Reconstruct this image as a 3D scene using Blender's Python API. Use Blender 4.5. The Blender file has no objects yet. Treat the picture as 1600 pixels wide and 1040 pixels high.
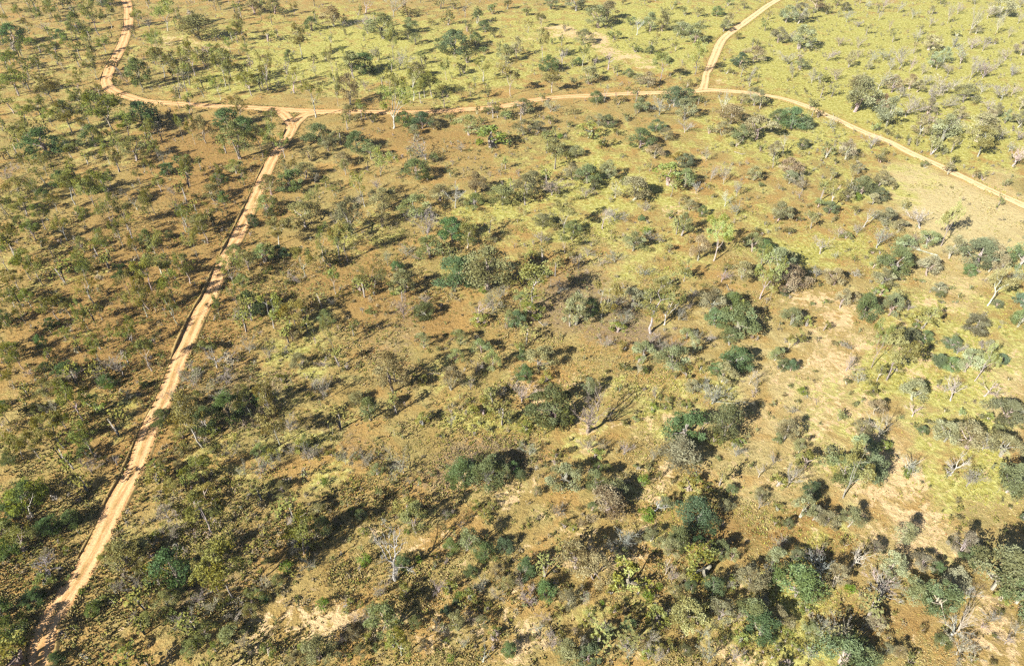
import bpy, math, random
import numpy as np
from mathutils import Vector, Matrix

scene = bpy.context.scene
COL = scene.collection

# ------------------------------------------------------------------ camera
CAM_H = 100.0                      # the photograph is taken from an aircraft about 100 m up
PITCH = math.radians(39.0)         # below the horizon
LENS = 24.0
F = 1600 * LENS / 36.0             # focal length in photograph pixels
cam_data = bpy.data.cameras.new("camera")
cam = bpy.data.objects.new("camera", cam_data)
COL.objects.link(cam)
cam.location = (0, 0, CAM_H)
cam.rotation_euler = (math.pi / 2 - PITCH, 0, 0)
cam_data.lens = LENS
cam_data.sensor_width = 36.0
cam_data.clip_start = 1.0
cam_data.clip_end = 6000.0
scene.camera = cam

# ------------------------------------------------------------------ sky, sun, exposure
SUN_ELEV = math.radians(31.0)
SUN_AZ = math.radians(46.0)        # shadows run this far from straight ahead, to the right
world = bpy.data.worlds.new("World")
scene.world = world
world.use_nodes = True
wn = world.node_tree.nodes
bg = wn["Background"]
sky = wn.new("ShaderNodeTexSky")
sky.sky_type = 'NISHITA'
sky.sun_disc = False
sky.air_density = 0.6              # clear, dry winter air: deep shadows
sky.dust_density = 0.4
sky.sun_elevation = SUN_ELEV
sky.sun_rotation = math.pi + SUN_AZ
world.node_tree.links.new(sky.outputs[0], bg.inputs[0])
bg.inputs[1].default_value = 0.05
sun_data = bpy.data.lights.new("sun", 'SUN')
sun_data.energy = 5.0
sun_data.angle = math.radians(0.53)
sun_data.color = (1.0, 0.95, 0.87)
sun = bpy.data.objects.new("sun", sun_data)
COL.objects.link(sun)
_d = Vector((math.sin(SUN_AZ) * math.cos(SUN_ELEV), math.cos(SUN_AZ) * math.cos(SUN_ELEV), -math.sin(SUN_ELEV)))
sun.rotation_euler = _d.to_track_quat('-Z', 'Y').to_euler()
sun.location = (-200, -200, 300)
scene.view_settings.view_transform = 'Standard'
scene.view_settings.look = 'None'
scene.view_settings.gamma = 1.0
scene.view_settings.use_curve_mapping = False
scene.view_settings.exposure = 1.58
scene.cycles.max_bounces = 5
scene.cycles.diffuse_bounces = 2
scene.cycles.transparent_max_bounces = 4
scene.cycles.use_denoising = False
scene.cycles.filter_width = 1.35

# ------------------------------------------------------------------ pixel <-> ground survey
SP, CP = math.sin(PITCH), math.cos(PITCH)
def ground(px, py):
    """Point of flat ground seen at photograph pixel (px, py): X right, Y ahead, and pixels per metre there."""
    u, v = (px - 800) / F, (py - 520) / F
    d = SP + v * CP
    z = CAM_H / d
    return u * z, z * (CP - v * SP), F / z
def ground_np(px, py):
    u, v = (px - 800) / F, (py - 520) / F
    z = CAM_H / (SP + v * CP)
    return u * z, z * (CP - v * SP)
def photo_np(X, Y, Z=0.0):
    """Where a world point shows in the photograph."""
    h = Z - CAM_H
    depth = Y * CP - h * SP
    up = Y * SP + h * CP
    return 800 + F * X / depth, 520 - F * up / depth
def dip(px, py):
    """Angle of the line of sight below the horizon."""
    u, v = (px - 800) / F, (py - 520) / F
    return math.asin((SP + v * CP) / math.sqrt(1 + u * u + v * v))
# --------------------------------------------------------------------------------------------
# SURVEY: what stands where.  Sixteen survey squares; every entry is "kind bx by h w" in quarter
# units of the survey square (base, height, spread), turned into metres on the ground below.
# g gum tree, e grey-green tree, d dark dense tree, y yellow-green bush, s small shrub, v dark shrub,
# r round green bush, b bare twiggy tree, w white dead tree, l fallen log;  #label|short name
# --------------------------------------------------------------------------------------------
SURVEY = {
(0, 0): """g 1050 195 190 170;g 1015 365 130 120;g 1150 445 110 60;g 1220 475 150 110;g 1030 485 110 140;g 1125 545 90 60;
d 890 560 180 140 #tall olive tree with full crown inside the elbow of the winding track|full olive elbow tree;
g 1080 460 80 90;g 1410 540 170 130;v 1285 430 110 70;g 1485 270 100 90;g 1350 70 110 120;
e 1250 240 120 190 #wide grey-green tree in yellow grass above the bare orange clearing|wide tree above the orange clearing;
g 1275 610 90 70;g 1380 625 110 80;g 1575 600 100 120;s 1070 750 60 50;v 1190 720 60 60;
g 1220 905 120 60;e 1290 900 150 110;g 720 835 120 200;
d 905 805 150 200 #big dark tree spreading over the corner where the track turns|big dark corner tree;
g 810 860 100 120;d 600 920 120 120;g 450 830 130 110;d 290 950 100 200;g 200 950 80 100;g 90 710 120 140;g 340 650 90 120;
g 120 600 90 130;g 500 590 90 90;g 610 500 90 90;d 100 280 120 150;d 490 210 120 100;g 620 220 200 110;g 210 130 70 50;g 700 180 90 110;
g 400 440 90 60;b 300 210 60 60;d 390 260 70 80;g 30 90 90 90;d 640 20 40 120;g 870 170 80 80;b 940 190 80 60;v 740 440 60 110;s 840 240 60 40;
v 1040 530 40 30;g 1120 680 90 50;v 1185 660 40 30;v 450 70 70 80;g 60 440 70 90;g 20 560 60 70;b 800 530 90 60;v 740 540 60 60;
y 650 660 50 90;e 860 1010 130 160;b 1030 1035 100 60;v 1130 1040 80 120;d 1420 800 100 150;d 1530 830 80 130;g 1500 760 90 120;e 1500 1000 200 180;
g 960 880 90 80;v 320 1010 60 60;v 600 1000 50 70;v 30 1000 70 80;v 20 820 70 60;g 250 720 70 90;d 410 720 80 80;g 520 680 90 90;g 150 440 70 70;
g 560 370 70 90;g 660 330 70 80;g 90 390 70 70;g 220 330 70 70;g 330 370 70 70;g 430 330 80 60;g 260 560 80 70;g 390 560 90 60;g 180 780 90 80;
g 330 790 80 70;g 560 770 90 80;g 660 920 90 80;g 450 990 100 80;g 740 960 90 90;g 140 870 80 70;g 550 120 90 60;g 330 110 70 70;g 130 120 60 60;
g 700 60 70 60;g 290 40 60 60;g 180 210 70 60;g 560 300 80 50;y 700 640 40 60;v 1440 420 50 40;g 1560 380 80 60;b 1160 170 70 60;e 1590 90 80 90;g 1500 60 80 70""",
(400, 0): """e 120 90 90 110;s 30 60 60 80;s 180 110 60 60;d 350 195 80 90 #small dark green tree standing alone above the cross track|lone dark tree above track;
e 490 170 120 150;s 540 165 60 80;g 290 370 170 90;d 210 390 70 60;v 360 400 60 60;
g 490 510 210 40 #thin tall gum with bright white trunk in yellow grass|thin white-trunked gum;
v 430 375 35 40;s 75 260 60 110;b 370 470 60 60;g 75 570 170 110;g 240 580 110 130;e 610 490 150 100;d 690 460 110 150;g 515 665 160 60;
e 590 660 170 130 #dark grey-green tree standing at the edge of the cross track|dark tree beside the cross track;
e 790 240 130 200;b 700 210 90 120;e 1000 280 70 80;e 960 210 90 110;v 960 110 60 100;w 685 80 80 100;b 862 110 130 120;g 860 380 220 70;s 540 350 80 40;
g 840 575 120 60;g 870 625 120 60;g 930 620 110 70;g 985 630 180 120;g 1030 645 110 60;g 1100 605 130 110;g 1055 610 100 70;e 1000 480 70 120;b 900 440 100 120;
g 1175 670 130 100;g 1190 500 110 60;g 1420 510 130 90;g 1290 620 70 60;s 1300 460 60 70;s 1320 390 50 110;s 1430 350 50 60;
d 1240 330 110 190 #wide dark green thicket tree among yellow grass far beyond the cross track|wide dark thicket tree;
d 1180 280 50 60;d 1370 290 80 90;d 1430 200 60 90;s 1200 160 90 80;s 1380 150 90 80;s 1320 200 70 60;s 1490 240 60 60;e 1560 400 110 120;s 1450 610 70 60;g 1590 600 160 130;
b 760 380 70 60;b 680 570 60 40;s 1060 400 50 60;
g 375 735 190 130 #pale-trunked gum tree standing in the fork of the dirt tracks|gum in the track fork;
d 400 900 100 150 #bushy dark green tree just below the fork of the dirt tracks|dark tree below the fork;
d 630 940 90 150;e 450 950 80 90;e 500 900 70 80;g 655 750 100 80;e 590 760 90 110;
g 860 805 180 220 #broad gum with short white trunk at the near edge of the cross track|broad gum at the cross track;
d 930 780 60 110;d 1040 800 80 130;e 1110 810 70 80;v 730 770 60 80;e 1330 850 110 150 #rounded grey tree casting dark shade below the cross track|rounded grey track tree;
s 1210 770 60 60;s 1420 780 50 60;s 1380 720 60 40;v 1450 720 50 60;g 1510 740 80 60;y 1480 930 130 190 #large yellow-green bushy tree below the middle of the cross track|large yellow-green bushy tree;
s 1560 750 60 80;s 990 900 90 60;e 990 850 60 60;b 1060 1000 100 190;s 1110 1010 50 60;e 720 1000 90 110;e 550 1040 80 100;e 340 1010 80 100;
g 35 940 110 90;g 100 790 60 80;g 130 960 140 130;g 180 985 110 80;v 45 990 50 60;s 860 1000 40 60;v 560 220 40 40;s 640 100 60 60;s 820 170 50 60;s 1100 160 40 50;s 1150 60 60 60;
s 1240 60 50 60;s 1480 90 60 60;s 1570 60 60 60;b 1540 470 70 60;g 1340 600 80 50;g 240 90 60 50;s 470 270 50 40;v 150 470 40 40;b 1280 950 50 60""",
(800, 0): """e 240 60 70 100;e 400 60 80 140;s 690 30 40 50;e 540 180 130 170 #broad green tree beside the faint old track at the top|broad old-track tree;
e 600 130 110 100;e 860 200 110 120;e 940 200 100 100;w 780 220 100 60;s 740 160 50 60;g 100 210 80 60;g 180 180 80 60;g 190 385 160 70;e 450 280 90 110;g 440 415 140 70;
d 230 435 70 120;w 315 440 110 90;d 415 415 50 60;v 510 400 50 60;w 600 435 120 90;d 730 485 50 60;e 480 530 100 130;e 850 550 90 110;e 800 530 60 80;g 925 510 150 110;e 30 370 130 80;
g 1145 465 170 90 #gum tree beside the start of the spur track|gum at the spur track;g 910 260 60 40;s 770 330 50 80;d 865 340 50 60;e 1060 220 70 100;e 1140 270 110 150;d 1280 100 50 80;s 1160 110 50 80;s 1080 100 50 60;
e 1320 200 70 80;e 1350 170 80 60;v 1410 250 40 40;s 1580 200 80 60;d 1420 420 80 110;e 1510 400 100 130;b 1490 490 60 40;s 1300 450 30 40;s 1340 460 30 60;v 1380 470 30 30;s 1450 510 25 25;
g 250 580 110 110;s 380 540 50 50;s 190 660 90 40;s 1090 550 60 70;s 1155 520 40 25;g 720 600 50 30;d 520 640 60 90;w 575 640 100 60;
d 1010 660 90 150 #dark green tree on the near side of the spur junction|dark tree at the spur junction;d 1090 640 70 110;e 1080 750 120 120;e 790 700 70 110;e 540 790 70 90;d 600 795 70 90;e 480 790 60 70;
s 240 780 60 50;w 1310 720 160 80;e 1360 770 90 140;d 1430 870 60 120;e 1520 850 80 180;e 1510 660 90 130;e 1430 650 60 70;s 1230 840 60 60;e 1310 850 80 100;
y 480 870 100 140;v 560 910 60 110;d 800 930 110 150 #dense green tree with domed crown well below the spur junction|domed green tree;d 900 820 60 90;s 220 880 60 80;r 300 870 35 30;e 70 850 90 120;e 70 710 70 120;v 120 690 50 60;
b 240 700 30 100;e 250 980 100 130;v 340 1000 60 80;e 890 990 70 100;y 1040 1030 60 120;d 1080 1040 60 100;b 1210 1010 80 40;l 1420 970 20 70;s 690 990 30 40;b 1080 830 70 80;e 960 880 70 80;b 920 720 100 120;
s 330 200 50 50;s 640 250 60 90;s 90 100 50 60;s 1000 60 50 60;s 950 100 50 70;s 1450 60 60 60;s 1350 40 40 60;s 1180 180 50 60;v 1020 320 50 40;s 640 460 50 50;s 250 280 40 40;s 1030 230 50 60;b 330 360 60 60;
s 390 720 50 60;s 660 660 50 50;v 700 640 40 60;e 160 830 60 90;s 720 760 50 60;s 1180 640 40 60;s 350 800 40 60;e 400 980 60 80;s 620 910 50 60;v 660 850 50 60;s 1550 950 50 70;s 1400 920 50 80""",
(1200, 0): """e 110 140 90 130;e 190 150 110 100;d 480 70 50 60;e 290 80 90 100;s 360 90 60 60;s 430 40 50 60;e 60 270 90 110;e 190 310 130 140;b 140 260 60 70;b 270 310 50 60;b 370 380 60 80;
w 490 140 60 60;b 720 60 60 50;w 690 130 50 30;w 755 200 60 25;b 560 170 30 50;e 1000 300 50 110;b 930 260 60 70;b 820 430 120 90;b 880 460 90 30;e 1020 420 80 90;e 1090 400 90 70;b 1200 400 110 90;b 1270 310 60 60;
b 1340 320 70 60;s 1370 280 40 40;s 1415 280 35 45;e 1580 350 90 90;w 1480 380 60 70;b 1260 500 120 50;b 1340 490 80 70;b 1310 450 60 90;e 1430 80 70 160;b 1290 30 50 60;b 1120 150 100 40;b 1260 210 130 50;e 1300 210 40 60;
b 1370 120 70 60;b 1570 50 60 60;b 1420 220 120 40;b 1500 240 60 30;s 1170 230 40 70;s 1080 30 50 50;
e 540 730 230 200 #biggest dark grey tree in the yellow-green grass beyond the side track|big dark side-track tree;
e 560 570 80 110;e 740 790 150 150;e 700 720 120 70;b 690 560 110 130;e 770 580 90 90;e 880 560 80 70;e 930 580 70 70;b 1070 590 100 130;e 1220 640 90 130;b 1100 680 60 100;e 990 720 90 90;
b 860 730 100 110;e 1190 750 70 70;e 1080 890 140 130;e 950 840 70 100;e 1300 880 130 190;g 1310 980 120 130 #leaning gum with pale trunk beyond the far end of the side track|leaning gum beyond the side track;
w 1530 1040 130 130 #white many-branched dead tree beyond the end of the side track|white side-track dead tree;
e 1360 790 90 80;e 1410 740 80 60;e 1480 770 70 50;e 1570 690 90 70;e 1560 800 90 90;b 1450 630 80 90;s 1195 910 60 40;s 665 820 50 55;s 750 850 45 55;s 800 870 30 35;s 875 890 50 35;s 930 915 60 50;
s 1015 970 110 90 #olive rounded shrub on the far verge of the side track|olive shrub on the verge;
s 1090 970 45 40;v 1140 1030 60 60;s 265 675 50 60;d 150 800 100 160 #wide green tree on the near side of the side track bend|wide green bend tree;
d 60 770 70 110;e 250 810 60 80;b 390 800 70 100;v 310 740 50 60;d 205 930 60 75;w 95 960 130 80;e 30 1010 110 80;s 360 990 90 70;e 480 1000 100 80;s 470 920 40 30;b 640 930 80 80;s 715 970 50 40;s 700 1020 50 60;
s 980 1040 30 50;s 420 1030 40 40;v 230 580 30 25;v 120 510 25 30;e 620 440 60 40;e 500 440 120 60;b 150 490 70 50;b 270 520 70 60;s 330 520 50 90;b 120 400 60 110;e 200 440 60 80;
b 560 300 60 50;b 440 290 50 60;b 640 400 60 50;b 960 470 60 40;b 1120 470 60 60;b 980 540 60 60;b 1430 430 60 40;b 1520 480 60 50;b 1560 150 70 50;b 1180 90 60 50;b 1010 170 50 40;b 900 120 50 40;b 810 80 50 50;b 620 60 50 50;
b 1150 300 60 40;b 720 380 60 60;b 760 440 60 50;b 560 370 50 50;b 420 500 60 60;b 820 620 60 60;b 920 680 60 60;b 1020 630 70 70;b 1150 560 60 60;b 1330 590 60 60;b 1370 690 60 50;b 1000 780 60 60;b 1520 600 60 50;b 1150 810 60 60;b 1440 880 70 60;b 1560 880 60 60;b 640 640 60 50;b 1500 950 60 50""",
(0, 260): """d 400 130 90 120;g 475 185 110 120;g 290 120 120 90;b 60 90 80 110;v 60 190 90 50;d 290 230 80 90;e 590 100 70 80;g 610 300 160 110;d 590 170 60 60;g 905 35 60 50;g 1190 125 130 50;g 1010 160 80 60;
g 880 110 60 60;d 1050 50 50 90;b 790 190 50 50;w 860 270 100 70;g 770 500 120 60;g 720 400 160 110;g 800 400 140 110;g 1160 410 130 100;b 1110 300 100 80;w 1090 180 60 70;g 1385 180 130 70;
d 1380 110 70 90;e 1340 210 70 120;v 1230 215 45 40;g 1410 270 60 40;d 1400 230 60 60;e 1250 430 110 110;g 1300 480 130 110 #gum tree throwing its forked shadow across the straight road|gum shading the straight road;
g 420 465 110 110;g 225 460 100 90;e 140 380 60 90;g 170 310 100 110;v 260 510 60 90;v 130 590 30 40;v 200 630 50 60;g 60 660 160 90;s 390 690 90 60;s 440 670 40 40;
g 700 575 130 100 #leaning gum with dark trunk alone in an orange clearing|leaning gum in the orange clearing;
e 530 540 90 80;g 630 705 100 90;d 770 690 70 90;g 1035 560 120 80;d 930 500 90 100;g 1010 670 150 120;d 1060 450 40 60;g 1060 680 90 60;g 1095 700 100 100;
g 1190 730 130 100 #pale-trunked gum whose shadow reaches the berm of the straight road|gum shading the berm;
g 980 910 120 80;g 930 890 160 130;g 920 940 130 80;g 800 900 90 80;g 810 800 110 90;g 445 940 110 80;
g 560 1030 150 80 #gum with thin dark trunk beside a wide bare orange patch|thin gum beside the bare patch;
d 420 870 40 60;y 290 890 60 120;g 370 960 110 110;d 330 1010 60 80;d 40 1000 100 90;g 120 770 90 90;g 20 840 100 60;s 240 1030 40 40;s 690 1020 60 40;v 930 990 50 60;
e 1490 600 100 100;d 1590 380 70 60;g 1460 750 140 130;g 1495 890 110 60;d 1580 930 140 140;v 1340 965 40 80;g 1380 960 110 40;v 1300 880 30 30;e 1560 650 100 110;e 1520 760 80 90;s 1370 650 30 40;v 1545 330 40 40;
b 1500 960 60 90;g 1530 120 60 50;e 1480 40 60 100;g 1280 60 40 40;e 130 170 70 130;g 50 300 80 100;d 30 490 60 40;g 240 200 90 70;g 470 60 80 70;g 360 290 90 70;g 90 880 90 80;g 200 880 90 80;g 520 640 90 60;v 640 790 40 40;
g 540 380 90 60;v 480 300 40 50;g 700 150 90 60;g 960 60 80 50;g 330 560 80 60;y 570 160 40 60;g 160 980 90 60;g 640 960 80 60""",
(400, 260): """d 225 150 100 150 #very dark round tree beside the upper straight road|very dark round tree;e 100 180 110 100;e 310 80 90 120;e 190 50 90 50;w 370 110 60 60;e 560 60 90 60;y 440 130 60 60;s 590 70 30 30;l 680 55 20 50;
g 780 60 100 120;d 1010 80 100 150;y 1070 90 40 60;s 1220 70 50 50;w 760 150 60 60;g 680 250 160 100;e 800 260 90 150;e 740 220 60 60;e 1000 310 90 170;
w 1247 258 170 150 #white dead tree with forked bare arms in yellow grass upper middle|forked white dead tree;
e 1150 220 90 120;e 1290 250 40 60;e 1370 180 120 120;e 1370 270 90 110;e 1540 240 90 130;y 1590 150 80 40;g 380 290 130 90;e 70 290 90 130;d 100 320 50 70;e 310 380 130 190;e 790 390 120 80;
e 600 430 190 150 #large olive tree with spreading crown above three thin gums|large olive tree above three gums;
b 500 380 90 60;g 425 590 170 100;g 525 610 200 110;g 575 600 180 110;g 145 490 110 130;v 470 620 50 130;g 310 690 160 110 #pale gum leaning over an orange clearing beside the straight road|pale gum over the orange clearing;
b 270 730 50 80;e 60 610 110 140;d 150 560 50 90;v 60 680 60 90;b 1080 450 170 110;e 1090 580 130 150;d 1230 480 140 150 #dense mid green tree with pale gum at its shaded side|dense mid green tree;
g 1320 510 130 110;d 1350 490 40 50;b 825 620 90 40;g 745 770 130 130;d 880 660 60 70;e 930 800 140 140 #rounded full grey-green tree beside a bright yellow-green bush|rounded grey-green tree;
y 650 780 90 90;y 740 810 50 50;r 830 750 30 40;r 860 810 35 35;g 500 800 130 70;y 530 820 40 50;
e 1450 790 250 260 #biggest grey-green tree with white forked trunk in the upper middle|biggest grey-green tree;
d 1270 730 110 210;r 1415 800 50 40;b 1060 870 60 70;d 1055 950 70 110;w 1380 950 140 190 #pale leafless tree with wide twiggy head below the biggest grey-green tree|pale leafless tree;
y 1390 990 60 100;b 930 950 110 110;v 810 935 40 50;v 870 1015 30 40;e 1580 990 80 60;s 720 925 35 70;e 440 1000 90 100;w 300 960 90 130;y 290 920 50 60;g 250 1000 100 130;y 280 1030 50 60;y 220 1040 50 70;e 350 890 80 90;g 115 1010 140 130;
d 30 930 80 80;b 480 870 40 50;e 150 900 60 90;v 200 740 40 60;b 640 250 60 60;s 900 80 40 50;v 850 180 50 50;s 1400 120 40 40;b 940 560 60 70;b 1010 590 50 70;y 1170 560 40 60;s 1490 480 40 50;b 1480 900 100 120;b 1530 830 80 80;y 480 160 40 60;s 530 140 60 40;g 240 60 90 50;v 560 290 50 60""",
(800, 260): """d 470 110 100 140 #dark blue-green tree near the upper middle with pale shrubs around|dark blue-green tree;d 510 150 60 60;e 370 90 90 110;e 600 80 100 100;y 980 130 130 160 #light green spreading tree on orange soil in the upper middle|light green spreading tree;
e 1080 130 100 110;g 990 190 100 70;e 1510 90 80 100;w 645 195 110 80;e 760 220 130 150;s 620 185 20 35;y 1230 135 20 40;e 1110 280 60 80;d 1185 315 60 50;s 985 325 35 70;
r 835 425 45 60 #small round bright green bush alone on dry ground near the upper middle|lone round bright bush;
d 808 340 35 40;e 1060 440 130 100 #rounded grey-green tree with black shade beside a bare orange path|rounded tree by the bare path;
g 1260 590 220 130 #tall light olive gum with clean pale trunk and round cast shadow|tall light olive gum;
e 1160 600 150 100;w 1330 250 90 70;b 1320 110 110 70;b 1240 90 80 60;b 1400 190 90 40;b 1400 300 60 120;w 565 390 130 110 #small white skeleton tree in pale dry grass|small white skeleton tree;
b 640 340 70 100;g 325 420 160 130;d 380 420 60 100;s 260 400 60 50;e 190 370 50 90;e 90 190 110 160;b 250 180 90 130;g 330 545 100 80;b 180 480 60 80;y 120 600 60 90;y 280 630 60 90;s 360 580 50 50;s 50 580 40 30;
e 760 540 110 130;b 550 620 50 90;b 640 600 50 90;s 35 355 30 40;g 1075 720 110 90;d 1095 690 50 40;e 940 770 60 110;b 1310 720 60 90;e 1500 540 110 120;d 1570 550 80 80;e 1440 700 70 140;
g 1550 825 230 130 #large gum with pale bent trunk at the edge of an orange clearing|large gum with bent trunk;
s 1110 480 40 40;s 980 540 60 50;g 110 880 220 190 #big olive-grey gum with broad head in the centre of the woodland|broad olive-grey gum;
e 60 850 50 80;v 405 790 30 40;s 350 710 30 50;y 120 960 100 140;d 30 1010 100 110;l 170 985 30 90;
e 400 1000 180 150 #full grey-green tree beside a very dark narrow tree|full grey-green tree;d 490 960 140 90;
g 560 950 160 170;e 750 900 130 160;g 865 1040 260 220 #tallest gum with long straight white trunk in the middle|tallest white-trunked gum;
g 950 990 160 160;e 1240 930 140 150;d 1370 890 80 130;y 1430 900 60 50;d 1400 1035 140 200 #bright dark-green leafy tree at the middle of the woodland edge|bright dark-green leafy tree;
d 1260 1000 100 110;y 660 1030 40 90;y 1190 760 30 40;l 1350 770 20 80;b 1110 890 50 70;b 450 880 90 90;b 620 900 90 110;b 700 980 80 110;y 500 100 50 90;e 130 110 70 80;y 280 190 50 80;s 420 210 40 60;b 460 200 60 60;s 690 120 50 50;b 830 280 50 60;
s 1250 200 30 40;v 1550 130 30 40;s 1060 220 40 60;b 1150 170 60 60;b 860 470 60 90;s 920 480 50 40;b 470 560 50 70;b 830 680 40 80;v 220 480 40 50;s 220 700 50 60;b 300 780 60 80;s 1330 660 60 60;s 1450 480 40 50;b 1040 960 60 80;b 1130 820 50 60""",
(1200, 260): """e 120 50 60 140;e 130 110 70 70;b 210 150 70 120;g 520 105 80 50;e 560 50 60 60;d 580 190 110 140 #dark blue-green tree beside the pale dry paddock|dark tree by the pale paddock;
e 690 130 90 110;d 690 210 60 90;r 550 215 50 50;g 390 265 140 110;e 490 220 70 80;d 380 300 70 80;w 595 380 130 90 #dead tree with pinkish bare trunk near the pale dry paddock|pinkish dead tree;
e 650 240 60 60;s 545 310 60 60;e 720 370 90 130;s 840 280 90 50 #narrow upright shrub at the edge of the pale dry paddock|narrow upright shrub;
e 810 400 50 90;w 950 385 130 190 #dead tree with wide tan arms standing in the dry paddock|wide-armed dead tree;
g 1080 500 210 110 #leaning gum with long crooked trunk and small dark head in the paddock|long crooked leaning gum;
e 990 500 80 120;w 900 500 80 40;l 960 550 50 180;e 1130 580 130 90;e 60 350 110 130;s 260 330 50 70;s 205 345 35 40;v 130 425 40 70;s 90 155 25 40;l 190 190 20 90;s 420 335 35 50;s 480 460 60 80;b 550 430 60 50;
w 325 545 120 110 #broken white stag tree in yellow grass below the paddock|broken white stag tree;
b 680 510 110 130;e 840 530 90 100;y 650 550 35 50;y 700 550 30 40;d 780 680 150 160 #large grey-blue tree with dense drooping head below the paddock|large grey-blue tree;
y 870 600 50 60;s 655 640 50 60;s 605 580 25 35;s 540 600 50 50;s 500 530 25 30;e 990 690 120 130;w 540 690 40 60;e 410 740 80 130 #low rounded olive tree between sandy patches|low rounded olive tree;
e 60 660 120 180;e 120 770 110 200;y 20 770 120 100;g 15 820 60 40;d 1250 680 60 70;d 1300 620 130 200 #broad blue-green tree on the yellow flat below the paddock|broad blue-green tree;
e 1380 660 150 120;e 1360 540 90 110;g 1370 870 190 170 #spreading grey gum with pale trunk on the yellow flat|spreading grey gum on the flat;
d 1425 880 40 60;d 1560 640 150 150;e 710 740 70 120;y 700 800 40 90;b 660 810 50 30;e 1060 790 60 80;d 1070 820 40 50;s 1140 770 30 35;s 1190 820 30 35;s 1080 860 30 40;s 1170 860 25 35;
d 580 960 150 140 #dense dark green tree on sandy ground beside pale scrub|dense dark tree on the sand;
e 530 850 60 60;e 450 890 110 80;y 350 860 30 35;v 345 1030 70 60;e 750 940 130 110;b 870 900 50 60;g 970 1000 90 110;y 920 980 60 90;d 920 1010 30 40;s 860 950 30 35;d 1290 1040 90 130;s 1465 990 30 35;d 1560 1010 110 100;
d 1580 870 60 100;e 140 990 90 130;y 240 1000 60 50;b 1530 740 100 70;d 100 810 50 50;v 740 780 50 80;b 300 690 60 70;s 960 730 30 40;s 1010 790 30 40;b 760 310 50 50;s 330 130 40 50;s 310 260 60 60;b 440 440 50 60;v 380 860 30 30;s 1500 640 50 50;b 1440 720 90 80;s 850 720 25 30;s 920 720 25 30;
s 270 870 25 30;s 320 750 25 30;s 1470 630 30 30;s 820 790 30 40;s 780 150 50 40;s 1430 270 30 30;s 1480 125 50 60;s 1280 70 50 60;s 1340 90 50 70;s 1120 60 90 60;s 980 10 30 60;s 1560 190 30 30;b 420 580 40 50;s 250 260 30 40""",
(0, 520): """d 270 110 110 60;y 310 160 60 60;g 155 230 140 120;e 100 160 80 120;d 290 235 40 70;g 415 45 60 60;y 20 290 50 60;d 30 460 40 50;g 620 180 110 90;d 430 260 60 120;b 440 300 60 110;v 550 190 40 30;v 580 250 50 60;b 640 310 90 80;
r 690 350 30 50;d 680 330 60 90;s 900 345 40 50;y 1010 160 40 50;g 700 35 50 40;s 970 70 60 50;b 770 270 150 110;g 520 550 180 110;e 310 400 100 130;e 410 400 110 100;b 360 510 120 80;y 610 510 120 110;
g 400 715 180 150 #spreading olive gum on brown ground well clear of the straight road|spreading olive gum;
g 605 770 160 130 #gum with white trunk and long shadow crossing the straight road|gum with long road-crossing shadow;
d 550 780 80 90;y 640 830 50 70;w 735 825 50 90;b 580 880 90 110;g 250 780 140 110;g 145 790 130 110;d 80 810 70 100;g 420 600 80 80;
d 200 1040 90 180 #bright green bushy tree in the lower corner woodland beside the road|bright green bushy tree;
s 110 600 50 90;v 200 520 60 110;d 1040 580 100 110 #teal bushy tree touching the edge of the straight road|teal tree at the road edge;
e 1180 520 90 150;g 1270 715 240 160 #tall olive gum with long thin shadow beside the straight road|tall olive gum by the road;
y 1140 660 60 100;d 1430 530 130 190 #large dark green tree in deep shade beside the tall olive gum|large dark shaded tree;
d 1300 630 140 130;y 1340 640 70 80;g 1570 520 130 110;e 1500 400 80 90;w 1360 220 130 110;e 1290 130 70 100;b 1170 300 60 70;b 1220 330 110 150;
y 1000 950 110 110 #bright yellow-green bush beside the lower straight road|yellow-green bush by the lower road;
y 1040 880 60 60;y 970 850 60 70;g 1090 1005 70 90;y 1010 1000 40 60;g 1280 940 130 140;g 1310 920 90 70;y 1240 960 70 60;y 1200 990 50 60;y 1290 1030 60 120;b 1535 880 90 30;e 1110 850 50 60;b 1500 890 20 60;e 1030 830 60 60;e 1250 450 80 80;
g 50 200 100 80;g 90 350 100 80;v 170 420 50 60;e 240 500 60 80;s 620 630 40 60;v 690 660 50 30;g 60 560 100 80;g 40 700 100 70;s 400 840 50 50;s 790 220 40 40;v 500 120 40 50;g 480 60 80 60;b 1080 420 60 80;b 1300 380 70 90;b 1420 320 80 100;y 1230 260 50 70;b 1390 420 70 80;b 1560 120 80 90;b 1450 160 60 60;s 1330 760 50 60;s 1190 750 50 50;e 1130 780 50 60;b 1450 780 60 70;s 1550 760 50 50;b 800 420 60 60;v 860 460 50 60""",
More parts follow.
